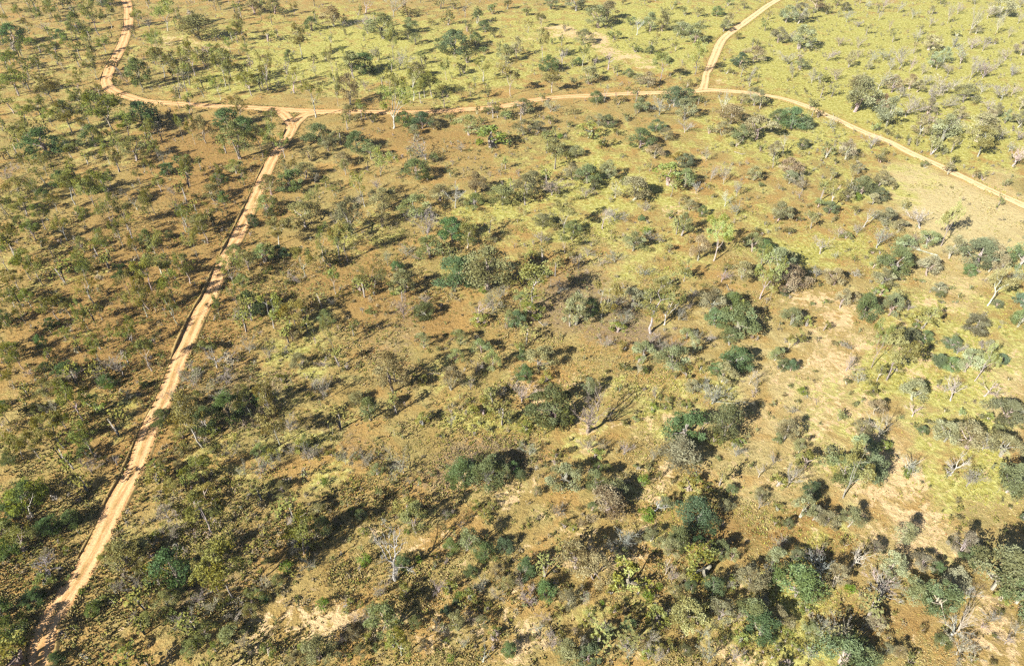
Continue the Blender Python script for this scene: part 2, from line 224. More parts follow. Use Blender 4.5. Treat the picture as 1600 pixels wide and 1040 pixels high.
(400, 520): """w 90 165 70 60;g 490 125 170 90;e 230 60 100 120;e 290 230 80 120;b 430 220 60 70;w 470 400 110 25 #thin bare dead pole with a long straight shadow|thin dead pole;
w 480 325 60 20;b 430 420 130 80;e 850 390 220 180 #rounded olive tree with a solid dark shadow beside it|rounded olive tree with solid shadow;
v 870 90 60 30;e 1050 100 90 80;e 1280 80 90 90;e 1250 180 70 90;e 1410 130 80 110;e 1480 260 150 90 #upright dark grey-green tree near the centre|upright dark grey-green tree;
e 1220 370 140 130 #smooth domed olive tree left standing on open orange ground|smooth domed olive tree;
w 1340 350 60 40;l 1100 265 30 80;d 1470 415 70 70;b 1530 400 60 70;y 1050 330 60 80;g 105 530 170 110 #bright olive gum with white trunk above another like it|bright olive gum;
g 150 700 170 130 #olive gum with white trunk and long tapering shadow in dry scrub|olive gum in dry scrub;
e 720 560 140 130 #pale silvery green tree with thin shadow on open dry ground|pale silvery green tree;
e 630 450 60 90;y 1040 580 80 80;w 1225 595 70 30;b 230 760 60 60;b 390 775 60 50;y 270 740 60 90;e 320 720 80 60;y 1420 500 60 150;y 1530 480 50 80;d 1580 580 90 50;b 560 820 70 90;v 470 680 30 50;
d 1300 960 150 190 #wide dark green tree at the start of a dense thicket|dark tree starting the thicket;
d 1450 970 180 200 #big dark green tree with a white dead branch showing through|big dark tree with white branch;
w 1450 940 80 80;w 1360 830 60 60;e 1480 850 90 120;e 1570 920 80 70;y 1210 900 60 40;r 420 955 55 60 #small round olive bush casting a brown shadow on tussocks|small round olive bush;
e 170 1000 60 100;w 610 850 60 20;b 920 870 90 200;e 760 880 35 90;b 960 940 30 40;y 100 790 60 90;s 540 240 20 40;s 640 220 20 30;v 820 540 40 40;b 330 780 60 80;b 150 800 60 80;s 620 790 30 60;y 480 780 50 70;e 30 780 80 90;d 20 450 70 80;b 350 350 60 80;y 170 310 50 70;s 450 600 40 60;b 220 620 80 100;
b 1380 250 60 60;s 1150 120 40 50;y 1160 660 40 60;s 1090 540 50 50;s 1310 450 30 50;s 1450 460 40 50;b 700 820 60 80;s 1100 900 30 50;s 860 950 30 50;s 1010 960 40 60;s 760 1020 40 50;s 920 1020 50 60;b 60 880 90 90""",
(800, 520): """e 170 260 160 170 #grey-green spreading tree with black shade on sandy ground near the centre|spreading tree on the sand;
d 80 300 90 110;d 60 170 60 70;y 50 110 50 60;y 210 310 60 90;
d 260 580 200 240 #big round very dark green tree in the centre of the scene|big round dark green tree;
d 120 510 60 70;y 220 590 60 60;y 340 560 80 110;e 480 390 100 90 #pale olive shrub tree on sandy ground with a black shadow|pale olive shrub tree;
s 670 370 50 50;e 820 170 110 120;y 700 120 60 70;v 710 250 70 90;y 790 190 50 60;w 785 260 80 40;v 830 260 50 50;e 1000 210 80 180;s 1020 290 50 40;y 1090 290 80 80;e 1130 130 90 70;w 1150 50 60 60;d 1350 40 60 100;y 1360 80 40 60;
d 1400 230 120 170 #teal dark tree with white bare limbs at its shaded edge|teal dark tree with white limbs;
e 1310 320 130 130;d 1280 260 60 80;w 1480 320 110 70;w 1520 350 70 50;d 1470 180 60 60;e 1130 390 90 90;b 1250 440 90 180;w 895 410 70 50;y 1170 250 70 60;
w 475 620 240 260 #large leafless tree with long upswept dark branches in a bare opening|large upswept leafless tree;
s 710 590 50 60;s 770 570 50 60;d 1080 690 180 220 #broad dark green tree beside another across a narrow gap|broad dark green tree;
w 1190 600 90 60;d 1330 670 200 190 #tall dark green tree at the edge of an orange slope|tall dark tree by the orange slope;
e 1460 530 70 60;y 1260 680 40 90;y 1380 720 50 60;e 1040 860 170 200 #grey twiggy spreading tree below two dark green trees|grey tree below dark pair;
d 1150 820 60 60;v 360 755 40 50;v 210 840 40 40;b 700 760 60 80;w 880 800 70 50;s 860 860 60 60;e 330 990 180 200;y 310 990 60 70;d 520 1000 130 110;d 540 860 50 60;y 600 880 60 60;e 620 1040 90 150;
r 820 970 90 70 #upright bright green bush beside a black shadow|upright bright green bush;
v 925 930 70 50;v 1000 950 50 40;w 1540 900 90 60 #grey dead tree leaning with a thick dark shadow|grey leaning dead tree;l 1150 900 20 80;d 1370 1000 50 60;d 60 920 60 70;d 10 900 120 60;e 150 1020 60 60;y 1110 1000 90 130;y 1220 990 60 70;b 560 740 60 60;
e 1550 1030 40 80;b 60 430 120 110;b 860 90 90 110;b 930 130 80 90;b 590 90 60 90;s 930 430 40 50;s 980 440 40 60;y 880 500 50 70;y 960 480 40 60;b 1200 350 60 90;v 1330 420 40 40;s 1560 460 30 40;y 1430 700 40 60;s 1490 850 40 40;s 1290 800 30 40;b 470 740 80 90;y 520 790 60 90;y 80 620 60 80;y 270 790 50 60;
b 110 760 60 80;s 780 860 40 50;y 1150 930 50 60;b 1400 770 60 70;s 1300 560 50 60;y 1090 480 60 60;b 1000 120 60 80;e 1090 40 60 80;b 1210 60 70 80;s 430 300 50 50;v 590 260 40 30""",
(1200, 520): """g 645 215 230 110 #tall olive gum with straight white trunk on the sandy flat|tall olive gum on the flat;
g 740 295 220 150 #broad dark olive gum with twin pale trunks on the sandy flat|broad twin-trunked gum;
g 680 300 80 50;d 860 100 120 150;e 920 110 60 60;w 830 200 90 80;d 970 60 70 70;d 1140 100 70 100;d 1050 215 80 80;d 1130 235 80 90;e 1230 250 140 120;g 1290 300 190 100;b 1180 130 70 90;v 1330 250 60 70;d 1455 190 50 70;
w 1140 425 150 120 #leaning pale dead tree with feathery grey head on green flat|leaning feathery dead tree;
w 1350 395 110 150 #dead tree fallen to a slant on the pale green flat|slanting dead tree;
e 900 440 130 160 #olive-grey bushy tree beside the great white dead tree|olive-grey tree by the white one;w 900 520 90 100;
w 670 690 220 200 #great white dead tree with many bare branches on tan ground|great white dead tree;
e 660 520 100 100;s 640 330 30 40;g 180 70 70 70;g 120 110 80 70;e 40 180 80 100;d 90 235 70 65;d 140 245 70 70;r 208 390 50 55 #round yellow-green ball bush on pale sandy ground|round yellow-green ball bush;
s 125 350 35 40;s 105 400 25 35;s 180 440 30 40;l 240 410 30 90;l 300 440 25 60;s 290 250 25 30;s 285 310 20 30;b 490 240 90 110;s 490 330 50 60;b 560 310 60 70;s 505 390 30 30;s 540 465 35 35;s 585 435 30 30;
s 440 555 70 60 #single olive shrub on bare tan slope beside the great dead tree|single olive shrub on the slope;s 410 80 30 40;s 450 75 30 40;b 500 100 40 60;
e 575 640 90 100;e 100 680 130 110 #leaning grey tree with round black shadow on tan ground|leaning grey tree;d 60 690 60 50;e 190 770 120 70;y 230 850 110 120;b 120 960 120 90;
d 250 1030 90 110 #small teal tree beside a sandy channel|small teal tree;e 590 780 120 150;d 460 920 140 190;d 620 940 170 160;
g 470 1030 240 170 #grey gum with white forked trunk in front of dark foliage|grey gum before dark foliage;
w 870 900 120 150 #dead grey tree leaning over a round green bush|dead tree over the green bush;r 850 905 70 60;s 830 540 30 30;d 960 630 50 60;v 1000 570 30 40;e 1100 700 140 160;
e 1240 720 110 190 #fresh green tree with flat top between grey trees|fresh green flat-topped tree;
w 1140 890 160 130 #thick grey dead tree on brown slope below the fresh green tree|thick grey dead tree;
b 1240 960 120 90;s 1195 520 50 40;s 1100 500 30 40;s 1330 540 40 45;y 1370 560 60 60;d 1470 570 150 180 #grey-teal spreading tree alone on the pale flat|grey-teal tree on the flat;
e 1450 770 110 190;w 1340 730 70 80;w 1370 690 70 90;e 1440 620 40 60;d 1490 1010 190 170 #dark green leafy tree on brown slope near the edge of view|dark leafy tree on the slope;
y 1590 860 90 40;g 1430 1000 50 30;s 1060 340 50 40;b 1100 370 40 50;v 1400 600 30 30;s 960 940 20 30;v 1010 970 20 20;s 30 540 20 25;s 15 460 25 30;s 1580 600 20 30;s 1050 70 25 30;s 1500 300 25 30;y 640 380 60 100;y 800 240 40 80;b 1330 100 50 60;e 1380 90 40 60;s 920 600 25 30;s 320 580 20 30;b 1560 520 50 60;b 150 500 30 60;
y 720 740 60 90;s 390 760 50 80;y 60 960 60 90;b 30 820 60 60;v 170 790 40 50;y 1130 900 60 80;s 1180 20 20 30;s 1260 680 20 30""",
(0, 780): """g 210 110 110 190;d 70 130 110 130;g 150 330 150 150 #dark olive gum leaning beside the lower straight road|dark olive gum by the lower road;
d 60 340 100 140;e 70 240 90 150;d 330 240 130 150;d 450 170 80 130;y 370 280 50 60;y 150 370 35 50;w 300 460 90 170 #fallen-looking grey dead tree slanting beside the lower road|slanting grey dead tree;
y 300 530 60 110;y 270 370 60 60;r 635 375 40 45 #small round green bush on the edge of the lower road|small bush on the road edge;r 515 585 35 40;d 585 700 50 90;
e 800 430 170 220 #large olive tree with a white limb near the lower road|large olive tree near the lower road;
e 890 400 80 100;d 1120 560 260 200 #very dark teal tree in deep shade near the lower road|very dark teal tree;
y 1000 550 150 130 #yellow-green tree in front of the very dark teal tree|yellow-green tree before the teal one;
w 1070 590 70 110;y 860 480 50 70;r 1100 600 40 40;g 1365 570 210 150;g 1465 620 230 210 #spreading gum with crooked white trunk in the lower woodland|spreading gum with crooked trunk;
e 1400 640 60 60;y 1440 660 40 60;y 1240 110 130 160;g 1330 210 170 180 #olive gum with white branch tips above the lower woodland shade|olive gum with white tips;
y 1410 330 40 45;d 230 660 90 120;d 100 850 110 200;d 30 760 150 120;y 130 1030 140 260 #bright leafy tree at the very foot of the straight road|bright tree at the road foot;
y 340 1000 40 60;y 800 1010 100 110;e 1060 680 90 150;e 940 780 80 100;e 860 640 60 90;b 1200 820 90 130;e 1300 870 90 130;b 840 740 40 50;s 1390 690 50 60;e 1210 950 60 100;y 1250 920 50 60;e 770 920 50 60;b 1090 240 80 100;
b 960 290 60 80;y 980 240 50 60;b 1050 120 80 120;y 1060 60 50 70;b 880 560 60 80;b 760 560 60 90;y 700 540 40 60;b 1150 760 70 90;y 1080 760 60 80;e 1440 890 80 110;b 1470 760 80 100;y 1350 960 60 80;b 1540 950 80 90;e 1560 620 60 60;e 1570 720 70 90;b 1330 700 70 80;s 450 500 30 50;y 200 620 50 60;
s 900 840 50 60;b 740 450 60 60;b 1250 640 60 90;e 240 250 60 80;y 420 340 50 60;b 320 380 70 90;e 1180 460 70 60;d 360 1030 60 90;s 650 650 50 60;s 590 560 40 40""",
(400, 780): """v 90 240 30 40;g 300 340 190 140 #olive gum with pale branches and forked shadow in brown scrub|olive gum in brown scrub;e 440 220 110 100;r 200 450 60 80;d 85 410 50 60;y 330 330 60 80;e 390 90 60 90;d 600 90 40 50;
e 660 130 60 70;y 950 120 130 150;e 1000 240 200 150 #tall yellow-olive tree above the big white dead tree|tall yellow-olive tree;y 680 220 40 60;r 945 225 40 35;
w 870 500 280 280 #big white dead tree with many crooked limbs in the lower middle|big crooked white dead tree;
r 680 410 60 80;r 1020 405 60 40;d 920 440 80 90;s 565 465 35 45;r 425 690 70 80 #round dark olive bush on bare orange soil|round dark olive bush;
s 320 700 35 40;s 125 770 50 50;v 70 650 70 60;e 740 300 80 50;y 930 620 90 90;y 1010 600 40 40;w 780 600 60 80;e 830 850 190 200 #olive-green bushy tree below the big white dead tree|olive-green lower tree;
g 910 970 130 150;y 860 930 60 80;d 1000 800 60 70;y 715 890 50 60;e 610 890 80 100;e 400 1030 150 180 #grey-green bushy tree at the lower edge on orange soil|grey-green tree on orange soil;
w 1420 1010 90 90 #dead stump tree with long shadow at the lower edge|dead stump tree;e 1260 840 110 100;d 1190 730 60 60;d 1250 660 40 40;d 1220 330 80 90;e 1320 340 140 120;d 1430 380 90 120;d 1550 330 80 100;e 1500 480 60 90;r 1270 620 40 50;y 1340 640 60 90;e 1580 580 90 90;
r 1215 1010 40 45;y 1190 905 30 40;e 650 980 60 80;y 80 990 100 90;d 60 640 40 50;y 1210 590 80 80;d 1580 980 70 80;b 250 330 80 90;b 200 180 60 80;b 350 420 60 90;s 130 600 40 60;e 130 540 60 80;e 20 620 60 60;b 60 560 60 80;y 590 660 40 50;y 650 680 40 50;y 560 720 40 50;b 700 740 50 70;b 620 770 50 60;
e 240 1020 50 80;y 300 950 50 60;b 540 900 50 60;v 590 840 60 60;s 740 960 50 60;e 1060 960 80 70;b 1130 820 60 80;b 1420 560 70 90;b 1500 620 60 80;y 1450 700 50 60;b 1340 760 50 60;e 1420 800 60 80;y 1490 850 50 70;b 1300 920 50 60;s 1120 430 40 50;y 1130 370 40 40;y 1430 120 60 70;y 1380 60 50 70;y 1480 70 50 60;b 1190 120 40 60;d 1200 120 40 50;s 560 190 40 40;y 310 150 50 60;d 1350 480 60 70;b 1140 580 70 80""",
(800, 780): """e 590 100 130 190 #wide pale grey tree on sandy ground in the lower middle|wide pale grey tree;s 415 75 40 40;r 840 140 80 95 #round bright green bush beneath a fallen white limb|round bush beneath the white limb;
w 895 70 70 140;e 950 80 90 80;d 1160 190 190 220 #broad blue-green tree with dense head beside orange tussocks|broad blue-green tree by tussocks;
e 1330 80 80 90;w 1540 60 70 60;e 870 280 90 110;d 1040 340 170 130 #upright teal tree beside orange earth|upright teal tree;e 970 370 120 110;d 1170 290 60 70;v 890 355 35 40;b 700 300 90 110;w 960 470 110 50;
e 400 470 190 180;e 510 540 190 190 #soft grey-green tree in the lower middle beside black shade|soft grey-green tree;d 90 490 110 100;w 80 440 50 40;
y 1190 500 170 220 #large bright yellow-green tree in the lower woodland|large bright yellow-green tree;y 1350 560 70 100;w 1350 550 60 80;d 1250 620 130 110 #slim teal tree in front of the large bright yellow-green tree|slim teal tree;
r 840 635 70 75 #round bright green bush beside a sandy patch at the lower middle|round bush by the sandy patch;
r 915 560 35 45;y 790 600 50 60;y 720 540 90 200;e 1060 530 60 90;d 1120 570 60 80;d 200 620 90 120;b 110 660 80 100;e 350 670 80 110;r 560 660 30 30;w 940 730 60 80;
e 1060 800 160 210 #grey-olive spreading tree with white stem near the lower edge|grey-olive spreading tree;d 1490 800 170 170 #dark teal tree in a dense clump near the lower edge|dark teal clump tree;
e 1300 780 150 160;w 1400 760 60 60;y 1240 720 60 90;e 1480 590 150 180;d 1300 370 100 90;e 1370 400 100 70;d 1540 860 110 180;y 910 770 70 130;y 1420 890 50 90;d 730 820 70 80;v 660 850 40 50;y 440 800 40 50;e 390 850 50 40;s 125 890 35 35;
d 480 1040 120 130 #deep shaded dark tree at the lower edge of the scrub|deep shaded dark tree;y 520 880 40 60;e 590 860 60 70;e 340 1010 80 120;w 860 900 80 60;b 720 990 90 90;b 820 960 60 90;d 1080 980 70 70;b 1220 1020 120 110;y 970 950 60 90;y 1570 970 50 50;b 250 920 60 100;
b 360 380 70 90;b 290 100 50 90;e 430 180 50 60;y 330 190 60 60;y 380 200 40 50;d 500 80 60 60;b 470 350 70 80;e 760 280 60 70;e 690 370 60 90;b 620 330 70 90;y 680 560 50 70;y 620 600 50 60;b 450 640 60 80;y 340 590 40 40;y 300 720 60 80;b 200 760 60 80;y 480 740 50 70;y 640 710 50 70;b 560 800 60 80;
y 780 720 50 60;e 870 840 60 80;b 900 1020 80 90;y 850 1000 60 80;b 680 940 60 90;b 420 960 70 90;y 300 860 40 50;b 150 820 50 70;b 60 540 70 90;y 1160 780 60 80;e 1560 700 90 90;d 1560 560 80 80;b 1590 480 60 90;e 1010 600 60 80;b 1000 500 50 60;y 1300 900 40 60;b 1380 1010 70 80;y 1450 1020 50 50;y 1520 1030 50 50;b 1200 850 50 70;y 1250 300 50 60""",
(1200, 780): """e 200 130 150 120 #grey-green upright tree on orange tussock slope|upright tree on the tussock slope;d 120 180 60 60;e 280 140 100 90;e 360 180 110 120;e 500 190 130 130 #soft grey-green bush tree above the white branching dead tree|soft tree above the white branches;
v 480 300 60 70;w 475 440 180 200 #white branching dead tree with dark shadow on brown slope near the lower corner|white branching dead tree;
w 330 495 130 170;e 180 400 90 100;d 170 660 240 250 #large dense teal tree in the lower woodland|large dense teal tree;
e 410 560 150 130;r 508 590 60 70 #round bright green ball bush on brown ground|round ball bush on brown ground;e 660 340 80 80;d 690 330 60 60;
e 740 480 160 160 #grey-green tree above a tangle of fallen white branches|tree above the fallen branches;
w 690 550 90 200;w 690 640 80 220 #long fallen white tree with bare branches on brown slope|long fallen white tree;
e 900 640 120 150;d 1040 730 200 160 #dark teal drooping tree beside fallen white branches|dark teal drooping tree;
e 960 440 90 130;e 1130 560 150 140 #grey spreading tree in shade beside the biggest green tree|grey tree beside the biggest green;
d 1040 480 100 70;e 830 280 130 110 #grey-green tree at the foot of the sandy channel|tree at the sandy channel foot;
e 1190 350 150 120 #olive-grey tree on the sandy bank|olive-grey tree on the bank;d 1250 410 110 100;
d 1400 600 300 280 #biggest dense green tree at the lower corner|biggest dense green tree;
d 1540 690 330 250 #second great green tree joining the biggest dense one|second great green tree;
y 1450 640 60 80;e 630 820 110 110 #grey-green tree with round black shadow on smooth brown ground|tree on smooth brown ground;
y 490 880 60 70;y 820 650 40 50;b 440 880 130 150;b 380 940 110 140;e 60 790 100 130;y 100 900 50 50;y 150 930 45 45;y 60 960 50 50;y 190 960 45 45;y 40 910 40 40;y 180 1000 45 45;y 240 850 60 60;e 260 850 60 100;
d 450 1040 150 250 #wide teal tree cut by the lower edge|wide teal tree at the lower edge;e 600 1040 90 140;d 590 920 60 60;s 740 880 60 50;e 740 970 70 70;e 800 990 80 70;v 880 1040 80 100 #dark rounded shrub on smooth brown ground at the lower edge|dark rounded shrub;
w 1140 850 110 180 #white dead tree leaning beside a thin dark trunk|white dead tree beside a dark trunk;w 1150 850 220 100;d 1080 920 80 90;b 1180 970 110 170;y 1270 1015 40 50;s 1280 960 50 60;v 960 830 50 50;v 1415 870 35 40;v 1400 1030 30 40;
s 1590 790 60 60;s 1190 130 40 45;s 1470 20 30 40;s 1180 20 30 40;v 1090 85 20 20;v 1510 60 30 30;d 1590 130 40 40;e 1590 400 130 60;w 1590 290 70 40;y 60 80 50 60;y 40 170 50 60;b 80 290 60 80;b 60 350 60 80;y 310 640 60 80;y 230 710 60 70;y 130 740 60 70;b 330 820 60 80;y 520 860 60 60;
b 560 840 60 60;s 560 780 30 40;s 500 700 30 40;s 580 690 25 30;b 780 560 60 80;b 1240 620 80 90;y 1180 620 60 90;b 1330 800 50 70;s 1450 720 40 60;b 1390 760 60 80;b 1480 900 60 70;b 1540 840 60 70;y 940 960 20 30;s 860 250 40 50;s 1120 290 50 40;b 290 390 90 90;e 30 420 110 90;b 250 990 60 80;y 120 860 50 50;y 80 840 50 50;y 20 1000 45 45;y 100 1020 45 45;y 220 920 50 50""",
}
# dirt roads: (x, y, half width in metres) in survey units
ROADS = {
 'straight': [(35,1100,1.95),(60,1040,1.86),(66,1000,1.86),(87,955,1.86),(122,905,1.81),(143,867,1.81),(162,830,1.81),(184,780,1.81),(210,732,1.81),(234,670,1.81),(258,620,1.77),(277,570,1.77),(298,520,1.81),(314,485,1.81),(329,460,1.86),(350,410,1.86),(375,360,1.86),(398,310,1.86),(410,282,1.86),(425,250,1.77),(437,232,1.86),(448,217,1.86),(455,203,1.95),(462,192,2.05),(475,181,2.23),(495,176,2.05)],
 'fork': [(452,210,1.4),(455,200,1.6),(452,190,1.8),(443,179,2.0),(428,172,2.2),(405,169.5,2.0)],
 'cross': [(190,-26,2.32),(193,-12,2.32),(196,0,2.32),(200,10,2.32),(201,22,2.21),(200,42,2.21),(194,62,2.21),(184,85,2.21),(175,100,2.21),(170,112,2.21),(166,125,2.21),(170,137,2.21),(182,145,2.21),(200,151,2.10),(220,157,2.10),(237,159.5,2.03),(300,164,1.94),(350,167,1.94),(400,169,2.03),(450,172,2.12),(500,175,2.12),(530,174.5,1.94),(575,175,1.84),(637,176,1.94),(675,175,1.94),(725,171.5,1.94),(762,169,1.94),(800,164,2.03),(837,156.5,2.03),(887,151.5,2.03),(937,149,1.94),(1000,146,1.94),(1075,144,1.94),(1100,141,2.32),(1125,142,2.12),(1167,145,1.84),(1200,150,1.55),(1225,155,1.55),(1257,165,1.55),(1282,176,1.55),(1312,189,1.55),(1350,207,1.64),(1387,221,1.64),(1425,240,1.64),(1465,258,1.64),(1490,270,1.64),(1525,287,1.64),(1562,304,1.64),(1600,321,1.64),(1680,360,1.64),(1760,402,1.64)],
 'spur': [(1098,141,1.84),(1100,134,1.59),(1102,126,1.41),(1104,115,1.34),(1110,104,1.59),(1117,87,1.84),(1127,65,1.95),(1140,52,1.95),(1162,37,1.84),(1182,22,1.84),(1200,9,1.84),(1215,0,1.84),(1240,-14,1.84),(1270,-26,1.84)],
}
GREEN = [(1400,110,240,110,1),(1250,60,130,70,.8),(1550,60,120,80,1),(1520,200,110,60,.9),(1350,170,90,40,.7),(560,60,160,45,.85),(480,110,120,30,.85),(650,110,80,30,.8),(650,150,60,14,.9),(740,120,90,40,.75),(900,50,160,50,.75),(1000,90,120,40,.6),(1050,30,100,40,.8),(300,60,80,40,.5),(330,130,80,25,.7),(100,80,130,80,.35),(60,200,90,60,.3),(160,220,80,40,.25),
 (740,330,60,25,.6),(860,330,110,60,.6),(1000,420,90,50,.6),(960,300,80,40,.75),(1120,330,80,40,.55),(1280,390,80,40,.9),(1350,300,80,30,.6),(1500,560,100,60,.8),(1400,600,70,40,.9),(1290,640,60,40,.4),(1520,670,80,40,.7),(1490,750,70,40,.9),(1340,700,60,30,.7),(1260,900,60,80,.6),(1110,610,60,40,.6),(1000,640,80,40,.5),(880,680,50,60,.6),(500,560,60,60,.3),(440,540,60,60,.4),(470,720,100,60,.3),(1050,780,70,40,.5),(1000,950,90,40,.6),(1250,1000,80,60,.7),(760,660,60,40,.7),(700,600,40,40,.5),(1420,480,60,40,.6),(700,420,60,20,.5),(580,370,60,30,.5),(150,630,80,50,.35),(60,420,80,60,.35),(1150,220,120,40,.55),(900,230,120,40,.5),(1240,240,60,30,.5),(1590,480,60,90,.5),(320,720,60,40,.4),(90,760,80,40,.3),(300,830,60,40,.4),(1180,960,60,60,.4)]
SAND = [(478,184,22,7,.9),(1102,138,24,6,.9),(1000,800,420,260,0.22),(1350,720,280,300,0.17),(620,950,330,120,0.20),(1270,480,25,18,0.68),(1300,560,70,45,0.59),(1330,660,80,50,0.55),(1400,770,60,50,0.81),(1445,830,50,40,0.85),(1380,740,40,30,0.59),(1470,470,70,30,0.51),(1430,560,50,30,0.51),(1550,560,60,40,0.42),(1590,620,60,60,0.34),(1530,970,70,40,0.72),(1580,1000,40,50,0.68),(1490,940,40,20,0.51),(1160,1015,30,14,0.85),(940,840,60,15,0.64),(1010,760,40,20,0.81),(980,800,40,14,0.64),(1050,720,40,20,0.51),(900,660,60,40,0.51),(870,610,50,20,0.59),(990,650,30,15,0.72),(780,760,70,20,0.47),(480,960,46,16,0.68),(500,915,14,8,0.85),(455,975,50,26,0.51),(425,1005,50,25,0.47),(560,980,60,20,0.51),(540,800,15,8,0.68),(680,860,40,20,0.51),(210,975,25,8,0.68),(600,1010,60,20,0.51),(690,1000,60,30,0.55),(820,1000,40,30,0.59),(1060,660,20,10,0.68),(650,420,10,6,0.68),(280,65,50,12,0.59),(340,75,30,10,0.51),(830,60,60,6,0.51),(870,48,30,7,.97),(905,55,30,7,.97),(932,66,16,8,.97),(952,78,16,8,.97),(980,91,22,8,.97),(1012,104,18,8,.97),(1030,330,14,12,0.77),(1330,560,30,14,0.68),(1290,490,14,30,0.51),(1100,300,30,16,0.42),(1370,505,18,8,0.68),(1420,490,18,8,0.68),(1180,1000,40,20,0.42),(120,700,30,10,0.34),(560,850,40,16,0.42),(1005,830,20,10,0.59)]
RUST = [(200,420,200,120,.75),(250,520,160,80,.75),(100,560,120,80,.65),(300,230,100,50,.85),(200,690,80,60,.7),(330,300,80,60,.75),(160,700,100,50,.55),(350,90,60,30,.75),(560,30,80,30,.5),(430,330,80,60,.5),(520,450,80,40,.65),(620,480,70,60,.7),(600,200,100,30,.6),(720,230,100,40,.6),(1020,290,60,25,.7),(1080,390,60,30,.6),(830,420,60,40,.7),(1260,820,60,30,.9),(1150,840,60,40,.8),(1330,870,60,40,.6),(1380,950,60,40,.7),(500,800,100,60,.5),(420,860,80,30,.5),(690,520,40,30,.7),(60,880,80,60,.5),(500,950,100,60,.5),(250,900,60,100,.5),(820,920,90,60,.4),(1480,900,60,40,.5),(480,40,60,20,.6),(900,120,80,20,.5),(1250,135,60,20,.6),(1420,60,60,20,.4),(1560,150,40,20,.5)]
GREY = [(400,600,80,60,.6),(500,690,80,40,.5),(760,720,120,30,.5),(1010,510,60,30,.7),(950,480,70,40,.5),(360,640,60,40,.6),(330,900,80,60,.6),(1550,960,60,50,.6),(850,480,60,40,.5),(620,540,60,80,.5),(700,750,90,40,.5),(1280,290,60,30,.4),(900,440,60,40,.4),(1330,540,60,40,.4),(760,280,80,20,.4),(160,860,80,30,.4)]
PALE = [(1380,640,330,230,.50),(1100,620,250,150,.30),(1500,880,200,160,.35),(1000,320,200,120,.25),(1480,310,110,50,1),(1540,350,80,50,.8),(1420,270,60,30,.8),(1500,430,80,60,.45),(1300,200,40,16,.5),(1230,200,60,20,.5),(1560,600,60,80,.6),(960,410,80,50,.4),(620,560,60,60,.35)]
# ------------------------------------------------------------------ materials
def new_mat(name, rough=0.8, spec=0.25):
    m = bpy.data.materials.new(name)
    m.use_nodes = True
    nt = m.node_tree
    b = nt.nodes["Principled BSDF"]
    b.inputs["Roughness"].default_value = rough
    b.inputs["Specular IOR Level"].default_value = spec
    return m, nt, b
def node(nt, kind, **kw):
    n = nt.nodes.new(kind)
    for k, v in kw.items():
        if k in ("inputs",):
            for i, val in v.items():
                n.inputs[i].default_value = val
        else:
            setattr(n, k, v)
    return n
def mix(nt, fac, a, b, blend='MIX'):
    n = nt.nodes.new("ShaderNodeMix")
    n.data_type = 'RGBA'
    n.blend_type = blend
    for sock, val in ((n.inputs[0], fac), (n.inputs[6], a), (n.inputs[7], b)):
        if hasattr(val, "links") or isinstance(val, bpy.types.NodeSocket):
            nt.links.new(val, sock)
        elif isinstance(val, (int, float)):
            sock.default_value = val
        else:
            sock.default_value = (*val, 1)
    return n.outputs[2]
def math_n(nt, op, a, b=0.0, c=0.0, clamp=False):
    n = nt.nodes.new("ShaderNodeMath")
    n.operation = op
    n.use_clamp = clamp
    for i, v in enumerate((a, b, c)):
        if isinstance(v, bpy.types.NodeSocket):
            nt.links.new(v, n.inputs[i])
        else:
            n.inputs[i].default_value = v
    return n.outputs[0]
def noise(nt, vec, scale, detail=4.0, rough=0.55, distort=0.0):
    n = nt.nodes.new("ShaderNodeTexNoise")
    n.inputs["Scale"].default_value = scale
    n.inputs["Detail"].default_value = detail
    n.inputs["Roughness"].default_value = rough
    n.inputs["Distortion"].default_value = distort
    nt.links.new(vec, n.inputs["Vector"])
    return n.outputs["Fac"]
def step(nt, val, lo, hi):
    n = nt.nodes.new("ShaderNodeMapRange")
    n.interpolation_type = 'SMOOTHSTEP'
    nt.links.new(val, n.inputs[0])
    n.inputs[1].default_value = lo
    n.inputs[2].default_value = hi
    return n.outputs[0]
def attr(nt, name, kind='GEOMETRY'):
    n = nt.nodes.new("ShaderNodeAttribute")
    n.attribute_name = name
    n.attribute_type = kind
    return n

def soften(nt, b, face, up):
    """Shade small blades and leaves as a soft mass rather than as single hard facets."""
    geo = nt.nodes.new("ShaderNodeNewGeometry")
    vm = nt.nodes.new("ShaderNodeVectorMath"); vm.operation = 'SCALE'; vm.inputs["Scale"].default_value = face
    nt.links.new(geo.outputs["Normal"], vm.inputs[0])
    va = nt.nodes.new("ShaderNodeVectorMath"); va.operation = 'ADD'; va.inputs[1].default_value = (0, 0, up)
    nt.links.new(vm.outputs[0], va.inputs[0])
    vn = nt.nodes.new("ShaderNodeVectorMath"); vn.operation = 'NORMALIZE'
    nt.links.new(va.outputs[0], vn.inputs[0])
    nt.links.new(vn.outputs[0], b.inputs["Normal"])
